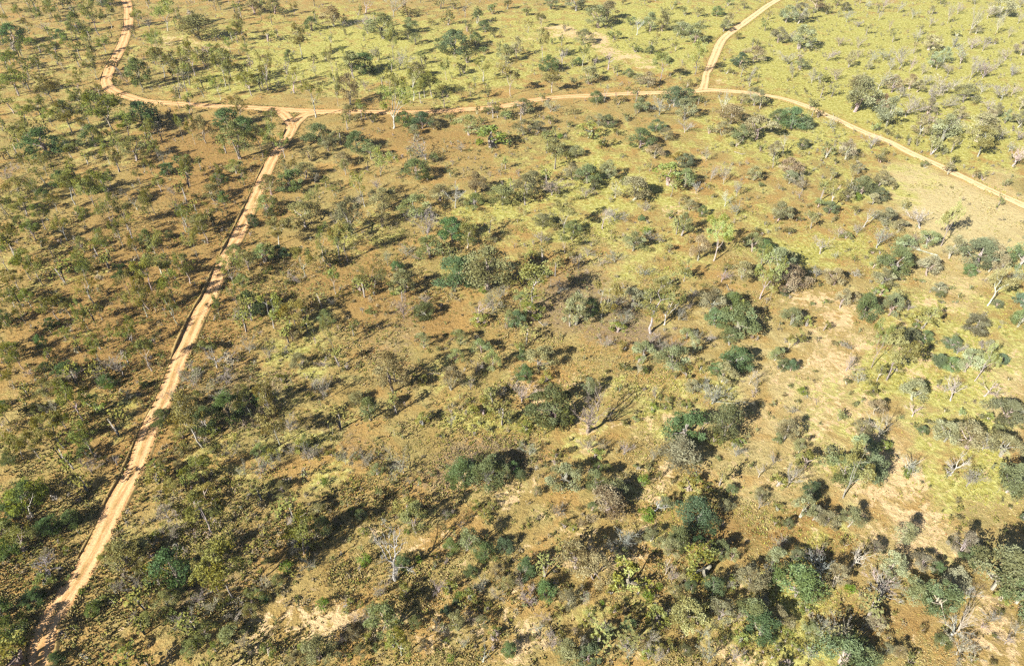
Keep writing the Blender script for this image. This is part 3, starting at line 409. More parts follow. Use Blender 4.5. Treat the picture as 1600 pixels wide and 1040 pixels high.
# leaves: each tree carries its own leaf colour (object colour); every leaf spray varies about it
leaf_mat, nt, b = new_mat("leaves", 0.7, 0.06)
oi = nt.nodes.new("ShaderNodeObjectInfo")
tint = attr(nt, "tint")
hsv = nt.nodes.new("ShaderNodeHueSaturation")
nt.links.new(math_n(nt, 'MULTIPLY_ADD', tint.outputs["Fac"], 0.03, 0.482), hsv.inputs["Hue"])
nt.links.new(math_n(nt, 'MULTIPLY_ADD', tint.outputs["Fac"], -0.30, 1.15), hsv.inputs["Saturation"])
nt.links.new(math_n(nt, 'MULTIPLY_ADD', tint.outputs["Fac"], 0.9, 0.55), hsv.inputs["Value"])
nt.links.new(oi.outputs["Color"], hsv.inputs["Color"])
nt.links.new(hsv.outputs[0], b.inputs["Base Color"])
soften(nt, b, 0.8, 0.45)
tr = nt.nodes.new("ShaderNodeBsdfTranslucent")
nt.links.new(hsv.outputs[0], tr.inputs["Color"])
ms = nt.nodes.new("ShaderNodeMixShader")
ms.inputs[0].default_value = 0.24
nt.links.new(b.outputs[0], ms.inputs[1])
nt.links.new(tr.outputs[0], ms.inputs[2])
nt.links.new(ms.outputs[0], nt.nodes["Material Output"].inputs[0])

# bark and bare wood: object colour with streaks and blotches
wood_mat, nt, b = new_mat("bark", 0.8, 0.2)
oi = nt.nodes.new("ShaderNodeObjectInfo")
tc = nt.nodes.new("ShaderNodeTexCoord")
f1 = noise(nt, tc.outputs["Object"], 1.7, 4, 0.6)
c1 = mix(nt, step(nt, f1, 0.42, 0.66), (1, 1, 1), (0.55, 0.50, 0.46))
cc = mix(nt, 1.0, oi.outputs["Color"], c1, 'MULTIPLY')
nt.links.new(cc, b.inputs["Base Color"])

# dry soil, straw and green pick
soil_mat, nt, b = new_mat("dry_ground", 0.95, 0.05)
tc = nt.nodes.new("ShaderNodeTexCoord")
P = tc.outputs["Object"]
cover = attr(nt, "cover")          # r green pick, g bare sand, b red soil
cover2 = attr(nt, "litter")        # r grey litter, g pale straw, b worn by vehicles
sep = nt.nodes.new("ShaderNodeSeparateColor"); nt.links.new(cover.outputs["Color"], sep.inputs[0])
sep2 = nt.nodes.new("ShaderNodeSeparateColor"); nt.links.new(cover2.outputs["Color"], sep2.inputs[0])
n_big = noise(nt, P, 0.035, 5, 0.6, 0.6)
n_mid = noise(nt, P, 0.16, 6, 0.62, 0.4)
n_fine = noise(nt, P, 0.9, 5, 0.65)
n_tiny = noise(nt, P, 4.2, 3, 0.7)
base = mix(nt, step(nt, n_mid, 0.36, 0.66), (0.275, 0.195, 0.066), (0.305, 0.245, 0.094))
base = mix(nt, step(nt, n_big, 0.45, 0.7), base, (0.245, 0.200, 0.072))
n_pat = noise(nt, P, 0.075, 6, 0.65, 1.0)
base = mix(nt, math_n(nt, 'MULTIPLY', step(nt, n_pat, 0.48, 0.60), 0.65), base, (0.325, 0.195, 0.065))
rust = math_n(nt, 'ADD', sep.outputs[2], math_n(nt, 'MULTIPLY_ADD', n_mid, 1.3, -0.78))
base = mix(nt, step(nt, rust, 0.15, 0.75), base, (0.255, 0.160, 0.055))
litter = math_n(nt, 'ADD', sep2.outputs[0], math_n(nt, 'MULTIPLY_ADD', n_fine, 1.4, -0.80))
base = mix(nt, step(nt, litter, 0.2, 0.8), base, (0.215, 0.160, 0.095))
straw = math_n(nt, 'ADD', sep2.outputs[1], math_n(nt, 'MULTIPLY_ADD', n_mid, 1.0, -0.6))
base = mix(nt, step(nt, straw, 0.2, 0.8), base, (0.43, 0.355, 0.175))
green = math_n(nt, 'ADD', sep.outputs[0], math_n(nt, 'MULTIPLY_ADD', n_mid, 2.6, -1.36))
green = math_n(nt, 'ADD', green, math_n(nt, 'MULTIPLY_ADD', n_fine, 0.9, -0.45))
base = mix(nt, math_n(nt, 'MULTIPLY', step(nt, green, 0.15, 0.8), 0.9), base, mix(nt, step(nt, n_fine, 0.4, 0.62), (0.270, 0.260, 0.054), (0.395, 0.385, 0.130)))
n_sand = noise(nt, P, 0.42, 6, 0.68, 1.2)
sand = math_n(nt, 'ADD', sep.outputs[1], math_n(nt, 'MULTIPLY_ADD', n_mid, 1.6, -0.98))
sand = math_n(nt, 'ADD', sand, math_n(nt, 'MULTIPLY_ADD', n_sand, 3.4, -1.76))
base = mix(nt, step(nt, sand, 0.34, 0.66), base, mix(nt, n_fine, (0.45, 0.32, 0.155), (0.56, 0.42, 0.235)))
base = mix(nt, 1.0, base, mix(nt, n_fine, (0.74, 0.73, 0.72), (1.2, 1.2, 1.2)), 'MULTIPLY')
base = mix(nt, 0.8, base, mix(nt, step(nt, n_tiny, 0.3, 0.7), (0.78, 0.77, 0.76), (1.16, 1.16, 1.16)), 'MULTIPLY')
base = mix(nt, math_n(nt, 'MULTIPLY', sep2.outputs[2], 0.55), base, (0.33, 0.185, 0.060))
nt.links.new(base, b.inputs["Base Color"])
bump = nt.nodes.new("ShaderNodeBump")
bump.inputs["Strength"].default_value = 0.9
bump.inputs["Distance"].default_value = 0.35
nt.links.new(math_n(nt, 'MULTIPLY_ADD', n_tiny, 0.5, math_n(nt, 'MULTIPLY', n_fine, 1.2)), bump.inputs["Height"])
nt.links.new(bump.outputs[0], b.inputs["Normal"])

# graded dirt of the roads: u across, v along (metres) in the attribute "way"
road_mat, nt, b = new_mat("road_dirt", 0.95, 0.05)
way = attr(nt, "way")
tc = nt.nodes.new("ShaderNodeTexCoord")
P = tc.outputs["Object"]
mp = nt.nodes.new("ShaderNodeMapping"); mp.inputs["Scale"].default_value = (1.0, 0.08, 1.0)
nt.links.new(way.outputs["Vector"], mp.inputs["Vector"])
streak = noise(nt, mp.outputs[0], 2.6, 5, 0.7, 0.5)
blot = noise(nt, P, 0.35, 5, 0.6)
grain = noise(nt, P, 3.0, 4, 0.7)
rc = mix(nt, step(nt, streak, 0.38, 0.62), (0.46, 0.250, 0.100), (0.58, 0.360, 0.175))
rc = mix(nt, math_n(nt, 'MULTIPLY', step(nt, blot, 0.5, 0.66), 0.8), rc, (0.43, 0.235, 0.098))
sx = nt.nodes.new("ShaderNodeSeparateXYZ"); nt.links.new(way.outputs["Vector"], sx.inputs[0])
ax = math_n(nt, 'ABSOLUTE', sx.outputs[0])
trk = math_n(nt, 'ABSOLUTE', math_n(nt, 'SUBTRACT', ax, 0.9))
rc = mix(nt, math_n(nt, 'MULTIPLY', math_n(nt, 'SUBTRACT', 1.0, step(nt, trk, 0.1, 0.55)), 0.7), rc, (0.61, 0.39, 0.20))
sp = nt.nodes.new("ShaderNodeSeparateXYZ"); nt.links.new(P, sp.inputs[0])
rc = mix(nt, math_n(nt, 'MULTIPLY', step(nt, sp.outputs[0], 0.0, 150.0), 0.75), rc, (0.58, 0.45, 0.25))   # paler soil along the side track
mid = math_n(nt, 'SUBTRACT', 1.0, step(nt, ax, 0.12, 0.5))
rc = mix(nt, math_n(nt, 'MULTIPLY', mid, math_n(nt, 'MULTIPLY', step(nt, blot, 0.38, 0.6), 0.7)), rc, (0.26, 0.18, 0.06))
rc = mix(nt, 0.85, rc, mix(nt, step(nt, grain, 0.3, 0.7), (0.72, 0.70, 0.68), (1.18, 1.18, 1.18)), 'MULTIPLY')
nt.links.new(rc, b.inputs["Base Color"])
bump = nt.nodes.new("ShaderNodeBump")
bump.inputs["Strength"].default_value = 0.6
bump.inputs["Distance"].default_value = 0.12
nt.links.new(math_n(nt, 'ADD', grain, streak), bump.inputs["Height"])
nt.links.new(bump.outputs[0], b.inputs["Normal"])

# loose dirt graded to the road edge
berm_mat, nt, b = new_mat("graded_bank", 0.95, 0.05)
tc = nt.nodes.new("ShaderNodeTexCoord")
P = tc.outputs["Object"]
g1 = noise(nt, P, 1.2, 5, 0.65)
bc = mix(nt, step(nt, g1, 0.35, 0.65), (0.20, 0.135, 0.05), (0.25, 0.18, 0.07))
nt.links.new(bc, b.inputs["Base Color"])

# tussock blades: colour of each tuft in the attribute "dye"
tuft_mat, nt, b = new_mat("tussock_blades", 0.9, 0.08)
dye = attr(nt, "dye")
nt.links.new(dye.outputs["Color"], b.inputs["Base Color"])
soften(nt, b, 0.42, 0.9)

# ------------------------------------------------------------------ mesh helpers
def mesh_from(name, verts, faces, mat, tints=None):
    me = bpy.data.meshes.new(name)
    me.from_pydata(verts, [], faces)
    if mat:
        me.materials.append(mat)
    if tints is not None:
        a = me.attributes.new("tint", 'FLOAT', 'FACE')
        a.data.foreach_set("value", np.array(tints, dtype=np.float32))
    me.update()
    return me
def tri_mesh(name, V, Fc, mat):
    """V (n,3), Fc (m,3) numpy arrays to a mesh, fast."""
    me = bpy.data.meshes.new(name)
    me.vertices.add(len(V)); me.vertices.foreach_set("co", V.astype(np.float32).ravel())
    me.loops.add(Fc.size); me.loops.foreach_set("vertex_index", Fc.astype(np.int32).ravel())
    k = Fc.shape[1]
    me.polygons.add(len(Fc)); me.polygons.foreach_set("loop_start", np.arange(0, Fc.size, k, dtype=np.int32))
    me.update(calc_edges=True)
    me.materials.append(mat)
    return me
def link(name, data, parent=None):
    o = bpy.data.objects.new(name, data)
    COL.objects.link(o)
    if parent is not None:
        o.parent = parent
    return o

# ------------------------------------------------------------------ branches and leaves
class Builder:
    def __init__(self):
        self.v, self.f, self.t = [], [], []
    def tube(self, pts, radii, sides=5, tint=0.5):
        n0 = len(self.v)
        prev = None
        for i, p in enumerate(pts):
            a = pts[max(0, i - 1)]; c = pts[min(len(pts) - 1, i + 1)]
            d = (c - a)
            d = d.normalized() if d.length > 1e-6 else Vector((0, 0, 1))
            s = d.orthogonal() if prev is None else (prev - d * prev.dot(d))
            s = s.normalized() if s.length > 1e-6 else d.orthogonal().normalized()
            prev = s
            q = d.cross(s)
            for k in range(sides):
                an = 2 * math.pi * k / sides
                self.v.append(tuple(p + (s * math.cos(an) + q * math.sin(an)) * radii[i]))
        for i in range(len(pts) - 1):
            for k in range(sides):
                a = n0 + i * sides + k; b2 = n0 + i * sides + (k + 1) % sides
                self.f.append((a, b2, b2 + sides, a + sides)); self.t.append(tint)
        top = n0 + (len(pts) - 1) * sides
        self.f.append(tuple(top + k for k in range(sides))); self.t.append(tint)
    def leaf(self, p, size, rng, tint, up=0.5, hang=0.0):
        n = Vector((rng.gauss(0, 1), rng.gauss(0, 1), rng.gauss(0, 1) + up))
        n = n.normalized() if n.length > 1e-6 else Vector((0, 0, 1))
        a = n.orthogonal().normalized()
        an = rng.uniform(0, 6.283)
        bq = n.cross(a)
        u = a * math.cos(an) + bq * math.sin(an)
        w = n.cross(u)
        l = size * rng.uniform(0.7, 1.35); wd = size * rng.uniform(0.35, 0.65)
        n0 = len(self.v)
        dn = Vector((0, 0, -hang * l))
        self.v += [tuple(p - u * l * 0.5), tuple(p + w * wd * 0.5), tuple(p + u * l * 0.5 + dn), tuple(p - w * wd * 0.5)]
        self.f.append((n0, n0 + 1, n0 + 2, n0 + 3)); self.t.append(tint)
    def puff(self, c, rx, rz, n, size, rng, tint, shell=0.55, up=0.5, hang=0.0):
        """A clump of leaves: denser towards its upper shell, ragged outline."""
        for _ in range(n):
            d = Vector((rng.gauss(0, 1), rng.gauss(0, 1), rng.gauss(0, 1) + 0.25)).normalized()
            r = rng.uniform(shell, 1.0) ** 0.6 * rng.uniform(0.82, 1.14)
            p = c + Vector((d.x * rx * r, d.y * rx * r, d.z * rz * r))
            if p.z < 0.04: p.z = 0.04 + rng.random() * 0.12
            self.leaf(p, size, rng, min(1, max(0, tint + rng.gauss(0, 0.16))), up, hang)
    def mesh(self, name, mat):
        return mesh_from(name, self.v, self.f, mat, self.t)

def bend(p0, p1, rng, n=4, wob=0.1, sag=0.0):
    """Points of a crooked limb from p0 to p1."""
    L = (p1 - p0).length
    side = Vector((rng.uniform(-1, 1), rng.uniform(-1, 1), rng.uniform(-.4, .4))) * L * wob
    out = []
    for i in range(n + 1):
        t = i / n
        p = p0.lerp(p1, t) + side * math.sin(math.pi * t) + Vector((0, 0, sag * L * math.sin(math.pi * t)))
        if 0 < i < n:
            p += Vector((rng.gauss(0, 1), rng.gauss(0, 1), rng.gauss(0, 1))) * L * wob * 0.3
        out.append(p)
    return out
def taper(r0, r1, n):
    return [r0 + (r1 - r0) * i / n for i in range(n + 1)]

# each variant: dict(size=(width, height), trunk=mesh, limbs=[meshes], crown=mesh, whole=trunk and limbs in one mesh)
def finish(name, tb, lbs, cb, W, H):
    whole = Builder()
    for bb in [tb] + lbs:
        o = len(whole.v)
        whole.v += bb.v; whole.f += [tuple(i + o for i in f) for f in bb.f]; whole.t += bb.t
    return dict(size=(W, H), trunk=tb.mesh(name + "_trunk", wood_mat), limbs=[x.mesh(name + "_limb", wood_mat) for x in lbs],
                crown=cb.mesh(name + "_crown", leaf_mat) if cb and cb.f else None, whole=whole.mesh(name + "_wood", wood_mat))
def spread_of(b):
    a = np.array(b.v)
    r = np.sqrt(a[:, 0] ** 2 + a[:, 1] ** 2)
    return 2 * float(np.percentile(r, 86)), float(np.percentile(a[:, 2], 98))

def gum_variant(seed, dense=2.4, size=0.34, open_=1.0):
    rng = random.Random(seed)
    H, R = 10.0, 3.3
    tb, cb, lbs = Builder(), Builder(), []
    hf = H * rng.uniform(0.26, 0.42)
    lean = Vector((rng.uniform(-.9, .9), rng.uniform(-.9, .9), 0))
    fork = Vector((0, 0, hf)) + lean * 0.6
    r0 = rng.uniform(0.12, 0.18)
    pts = bend(Vector((0, 0, -0.15)), fork, rng, 4, 0.06)
    tb.tube(pts, [r0 * 1.35] + taper(r0, r0 * 0.75, 3), 6)
    nl = rng.randint(3, 5)
    a0 = rng.uniform(0, 6.28)
    for k in range(nl):
        lb = Builder()
        an = a0 + k * 6.283 / nl + rng.uniform(-.4, .4)
        rr = R * rng.uniform(0.28, 0.72) if k else R * rng.uniform(0.0, 0.3)
        zt = H * rng.uniform(0.46, 0.84) if k else H * 0.92
        tip = Vector((math.cos(an) * rr, math.sin(an) * rr, zt)) + lean
        st = fork.lerp(pts[-2], rng.uniform(0, 0.6))
        lp = bend(st, tip, rng, 4, 0.13)
        lr = r0 * rng.uniform(0.45, 0.65)
        lb.tube(lp, taper(lr, lr * 0.3, 4), 5)
        ends = [(tip, 1.0)]
        for j in range(rng.randint(2, 4)):
            t = rng.uniform(0.4, 0.9)
            q = lp[min(4, int(t * 4) + 1)]
            a2 = an + rng.uniform(-1.5, 1.5)
            e = q + Vector((math.cos(a2), math.sin(a2), 0)) * R * rng.uniform(0.25, 0.6) + Vector((0, 0, H * rng.uniform(0.02, 0.17)))
            lb.tube(bend(q, e, rng, 3, 0.14), taper(lr * 0.45, lr * 0.14, 3), 4)
            ends.append((e, 0.8))
        lbs.append(lb)
        for e, s in ends:
            if rng.random() < 0.10 * open_: continue
            tint = rng.random()
            rx = R * rng.uniform(0.28, 0.46) * s
            cb.puff(e + Vector((0, 0, rx * 0.2)), rx, rx * rng.uniform(0.9, 1.5), int(62 * dense * s), size, rng, tint, 0.25, 0.5, 0.25)
            for _ in range(2):
                o = e + Vector((rng.gauss(0, 1), rng.gauss(0, 1), rng.gauss(0, .5))) * rx * 0.9
                cb.puff(o, rx * 0.5, rx * 0.4, int(22 * dense), size * 0.9, rng, min(1, max(0, tint + rng.uniform(-.3, .3))), 0.2, 0.5, 0.25)
    W, Hh = spread_of(cb)
    return finish("gum", tb, lbs, cb, W, Hh)

def bushy_variant(seed, H=6.5, R=3.3, n_puff=26, per=64, size=0.34, low=0.12, up=0.7, tint_spread=1.0):
    """Dense rounded tree: many leaf clumps over a lumpy dome down to near the ground."""
    rng = random.Random(seed)
    tb, cb, lbs = Builder(), Builder(), []
    nst = rng.randint(1, 2)
    for s in range(nst):
        q = Vector((rng.uniform(-.2, .2) * (nst > 1), rng.uniform(-.2, .2) * (nst > 1), -0.1))
        tb.tube(bend(q, q + Vector((rng.uniform(-.5, .5), rng.uniform(-.5, .5), H * 0.42)), rng, 3, 0.07), taper(0.2, 0.12, 3), 5)
    lob = [(rng.uniform(0, 6.28), rng.uniform(0.6, 1.05)) for _ in range(rng.randint(3, 5))]
    for k in range(n_puff):
        th = rng.uniform(0, 6.283)
        zz = rng.uniform(low, 1.0)
        prof = math.sin(min(1.0, (zz * 0.88 + 0.16)) * math.pi) ** 0.6
        reach = max(0.42 + 0.58 * m * max(0, math.cos(th - a)) for a, m in lob)
        rr = R * prof * reach * rng.uniform(0.55, 0.95)
        c = Vector((math.cos(th) * rr, math.sin(th) * rr, H * (0.1 + 0.78 * zz)))
        rx = R * rng.uniform(0.15, 0.32)
        cb.puff(c, rx, rx * rng.uniform(0.65, 0.95), per, size, rng, 0.5 + (rng.random() - 0.5) * tint_spread, 0.3, up, 0.1)
        if k % 6 == 0:
            lb = Builder()
            lb.tube(bend(Vector((0, 0, H * rng.uniform(0.15, 0.38))), c, rng, 3, 0.12), taper(0.11, 0.035, 3), 4)
            lbs.append(lb)
    W, Hh = spread_of(cb)
    return finish("bushy", tb, lbs[:5], cb, W, Hh)

def shrub_variant(seed, H=1.5, R=0.9, n=190, size=0.2, round_=False):
    rng = random.Random(seed)
    tb, cb = Builder(), Builder()
    for s in range(3):
        a = rng.uniform(0, 6.28)
        tb.tube(bend(Vector((0, 0, -.05)), Vector((math.cos(a) * R * .4, math.sin(a) * R * .4, H * .6)), rng, 2, .1), taper(.05, .02, 2), 3)
    if round_:
        for k in range(14):
            d = Vector((rng.gauss(0, 1), rng.gauss(0, 1), rng.gauss(0, 1) + .3)).normalized()
            cb.puff(Vector((d.x * R * .62, d.y * R * .62, H * .5 + d.z * H * .34)), R * .42, H * .2, n // 12, size, rng, rng.random(), .3, .8)
    else:
        for k in range(rng.randint(4, 7)):
            a = rng.uniform(0, 6.28); rr = R * rng.uniform(.1, .75)
            cb.puff(Vector((math.cos(a) * rr, math.sin(a) * rr, H * rng.uniform(.3, .75))), R * rng.uniform(.3, .5), H * rng.uniform(.2, .34), n // 5, size, rng, rng.random(), .2, .6)
    W, Hh = spread_of(cb)
    return finish("shrub", tb, [], cb, W, Hh)

def grow(b, p, d, L, r, depth, rng, wob=0.14, spread=0.75, twig=0.035, up=0.12):
    """A bare limb with side branches, down to twigs."""
    d = d.normalized()
    e = p + d * L
    if e.z < 0.15: e.z = 0.15 + rng.random() * 0.3
    n = 4 if depth >= 2 else 2
    pts = bend(p, e, rng, n, wob)
    r1 = max(r * (0.45 if depth else 0.25), 0.006)
    b.tube(pts, taper(r, r1, n), 5 if depth >= 3 else 4 if depth == 2 else 3, rng.random())
    if depth == 0:
        return
    k = rng.randint(2, 4)
    for i in range(k):
        t = (i + rng.uniform(0.4, 1.0)) / k
        q = pts[min(n, max(1, int(round(t * n))))]
        ax = Vector((rng.gauss(0, 1), rng.gauss(0, 1), rng.gauss(0, .7)))
        nd = (d + ax.normalized() * spread * rng.uniform(.6, 1.3) + Vector((0, 0, up)))
        grow(b, q, nd, L * rng.uniform(0.42, 0.72), max(twig * .5, r * rng.uniform(0.4, 0.6)), depth - 1, rng, wob, spread, twig, up)
    grow(b, e, d + Vector((rng.gauss(0, .25), rng.gauss(0, .25), rng.gauss(0, .15))), L * 0.5, r1, depth - 1, rng, wob, spread, twig, up)

def dead_variant(seed, H=9.0, r0=0.24, depth=3, nl=5, lean=0.25):
    rng = random.Random(seed)
    tb, lbs = Builder(), []
    ln = Vector((rng.uniform(-1, 1), rng.uniform(-1, 1), 0)) * lean * H
    hf = H * rng.uniform(0.28, 0.42)
    fork = Vector((0, 0, hf)) + ln * 0.4
    pts = bend(Vector((0, 0, -.2)), fork, rng, 4, 0.08)
    tb.tube(pts, [r0 * 1.5] + taper(r0, r0 * .72, 3), 7)
    a0 = rng.uniform(0, 6.28)
    for k in range(nl):
        lb = Builder()
        an = a0 + 6.283 * k / nl + rng.uniform(-.5, .5)
        tilt = rng.uniform(.35, 1.15) if k else 0.15
        d = Vector((math.cos(an) * math.sin(tilt), math.sin(an) * math.sin(tilt), math.cos(tilt))) + ln.normalized() * .25 if ln.length > 0 else Vector((0, 0, 1))
        grow(lb, pts[-1] if k < 3 else pts[3], d, H * rng.uniform(.26, .40), r0 * rng.uniform(.38, .6), depth - 1, rng, .16, .8, .05, .1)
        lbs.append(lb)
    al = Builder()
    for lb in lbs: al.v += lb.v
    W, Hh = spread_of(al)
    return finish("dead", tb, lbs, None, W, Hh)

def bare_variant(seed, H=4.5, leaves=60):
    """Grey leafless tree or tall shrub: a haze of fine twigs."""
    rng = random.Random(seed)
    tb, lbs, cb = Builder(), [], Builder()
    hf = H * rng.uniform(.1, .25)
    tb.tube(bend(Vector((0, 0, -.1)), Vector((rng.uniform(-.2, .2), rng.uniform(-.2, .2), hf)), rng, 2, .06), [.075, .065, .055], 5)
    lb = Builder()
    for k in range(rng.randint(5, 7)):
        an = rng.uniform(0, 6.28); tilt = rng.uniform(.1, .95)
        d = Vector((math.cos(an) * math.sin(tilt), math.sin(an) * math.sin(tilt), math.cos(tilt)))
        grow(lb, Vector((0, 0, hf)), d, H * rng.uniform(.3, .45), .042, 3, rng, .12, .75, .02, .2)
    lbs.append(lb)
    for _ in range(leaves):
        p = Vector(lb.v[rng.randrange(len(lb.v))])
        if p.z > H * .3:
            cb.leaf(p + Vector((rng.gauss(0, .12), rng.gauss(0, .12), rng.gauss(0, .12))), .2, rng, rng.random())
    W, Hh = spread_of(lb)
    return finish("bare", tb, lbs, cb if leaves else None, W, Hh)

def log_variant(seed, L=6.0):
    rng = random.Random(seed)
    tb, lbs = Builder(), []
    pts = bend(Vector((-L / 2, 0, .24)), Vector((L * .15, rng.uniform(-.4, .4), .3)), rng, 4, .05)
    tb.tube(pts, taper(.15, .09, 4), 6)
    for k in range(4):
        lb = Builder()
        st = pts[rng.randint(2, 4)]
        grow(lb, st, Vector((rng.uniform(.5, 1), rng.uniform(-.9, .9), rng.uniform(.0, .5))), L * rng.uniform(.2, .36), .06, 2, rng, .14, .7, .04, .05)
        lbs.append(lb)
    return finish("log", tb, lbs, None, L, 1.2)
# ------------------------------------------------------------------ where the roads run
def catmull(pts, stepm=1.5):
    P = np.array(pts, float)
    P = np.vstack([2 * P[0] - P[1], P, 2 * P[-1] - P[-2]])
    out = []
    for i in range(1, len(P) - 2):
        L = np.linalg.norm(P[i + 1, :2] - P[i, :2]); n = max(2, int(L / stepm))
        for k in range(n):
            t = k / n
            out.append(0.5 * ((2 * P[i]) + (-P[i - 1] + P[i + 1]) * t + (2 * P[i - 1] - 5 * P[i] + 4 * P[i + 1] - P[i + 2]) * t * t + (-P[i - 1] + 3 * P[i] - 3 * P[i + 1] + P[i + 2]) * t ** 3))
    out.append(P[-2])
    return np.array(out)
WAYS = {}
for rn, pts in ROADS.items():
    w = []
    for px, py, hw in pts:
        X, Y, s = ground(px, py)
        w.append((X, Y, hw))
    WAYS[rn] = catmull(w)
ALLWAY = np.vstack(list(WAYS.values()))
def road_gap(X, Y, skip=None):
    """Metres from each point to the nearest road edge (negative on the road)."""
    W = ALLWAY if skip is None else np.vstack([v for k, v in WAYS.items() if k != skip])
    out = np.full(len(X), 1e9)
    for i in range(0, len(X), 20000):
        d = np.sqrt((X[i:i + 20000, None] - W[None, :, 0]) ** 2 + (Y[i:i + 20000, None] - W[None, :, 1]) ** 2) - W[None, :, 2]
        out[i:i + 20000] = d.min(1)
    return out

RS = np.random.RandomState(7)
def vnoise(X, Y, scale, seed=0):
    """Smooth value noise 0..1."""
    g = np.random.RandomState(seed).rand(256, 256)
    x, y = X / scale, Y / scale
    xi, yi = np.floor(x).astype(int), np.floor(y).astype(int)
    fx, fy = x - xi, y - yi
    fx, fy = fx * fx * (3 - 2 * fx), fy * fy * (3 - 2 * fy)
    a = g[xi % 256, yi % 256]; b_ = g[(xi + 1) % 256, yi % 256]; c = g[xi % 256, (yi + 1) % 256]; d = g[(xi + 1) % 256, (yi + 1) % 256]
    return (a * (1 - fx) + b_ * fx) * (1 - fy) + (c * (1 - fx) + d * fx) * fy
def patches(blobs, px, py):
    keep = np.ones_like(px)
    for cx, cy, rx, ry, s in blobs:
        q = ((px - cx) / (rx * 1.15)) ** 2 + ((py - cy) / (ry * 1.15)) ** 2
        keep *= 1 - min(s, 0.98) * np.exp(-q ** 1.3)
    return 1 - keep
def cover_at(X, Y):
    """Ground cover at world points: green, sand, rust, litter, pale (0..1 each)."""
    Yc = np.maximum(Y, 18.0)
    px, py = photo_np(X, Yc)
    px = np.clip(px, -60, 1660); py = np.clip(py, -20, 1070)
    j1, j2 = vnoise(X, Y, 9, 3) - .5, vnoise(X, Y, 9, 4) - .5
    sc = np.clip(py / 500 + 0.35, .35, 2.2)
    px = px + j1 * 60 * sc; py = py + j2 * 40 * sc
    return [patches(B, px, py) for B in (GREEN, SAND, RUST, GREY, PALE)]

# ------------------------------------------------------------------ ground sheet
xs = np.concatenate([[-6000, -3000, -1500, -900, -650, -500], np.arange(-420, 421, 1.7), [500, 650, 900, 1500, 3000, 6000]])
ys = np.concatenate([[-2500, -900, -300, -100, -20], np.arange(10, 620, 1.7), [660, 720, 800, 950, 1200, 1700, 2600, 4500]])
gx, gy = np.meshgrid(xs, ys, indexing='ij')
X, Y = gx.ravel(), gy.ravel()
nx, ny = gx.shape
idx = np.arange(nx * ny).reshape(nx, ny)
quads = np.stack([idx[:-1, :-1].ravel(), idx[1:, :-1].ravel(), idx[1:, 1:].ravel(), idx[:-1, 1:].ravel()], 1)
near = (np.abs(X) < 430) & (Y > 5) & (Y < 630)
gap = np.full(len(X), 50.0)
gap[near] = road_gap(X[near], Y[near])
Z = np.zeros(len(X))
lump = (vnoise(X, Y, 2.4, 11) - .5) * 0.16 + (vnoise(X, Y, 5.5, 12) - .5) * 0.2
Z[near] = (lump * np.clip((gap - .9) / 2.5, 0, 1))[near] - 0.1 * np.clip((gap - .9) / 2.5, 0, 1)[near] * 0
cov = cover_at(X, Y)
me = tri_mesh("ground", np.stack([X, Y, Z], 1), quads, soil_mat)
wear = np.exp(-np.clip(gap, 0, 50) / 1.8)
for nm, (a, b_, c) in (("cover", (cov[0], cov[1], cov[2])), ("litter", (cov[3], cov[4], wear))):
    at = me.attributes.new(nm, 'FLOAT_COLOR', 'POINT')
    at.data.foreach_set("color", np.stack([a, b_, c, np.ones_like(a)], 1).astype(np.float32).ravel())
me.polygons.foreach_set("use_smooth", np.ones(len(quads), dtype=bool))
ground_obj = link("ground", me)
ground_obj["kind"] = "structure"

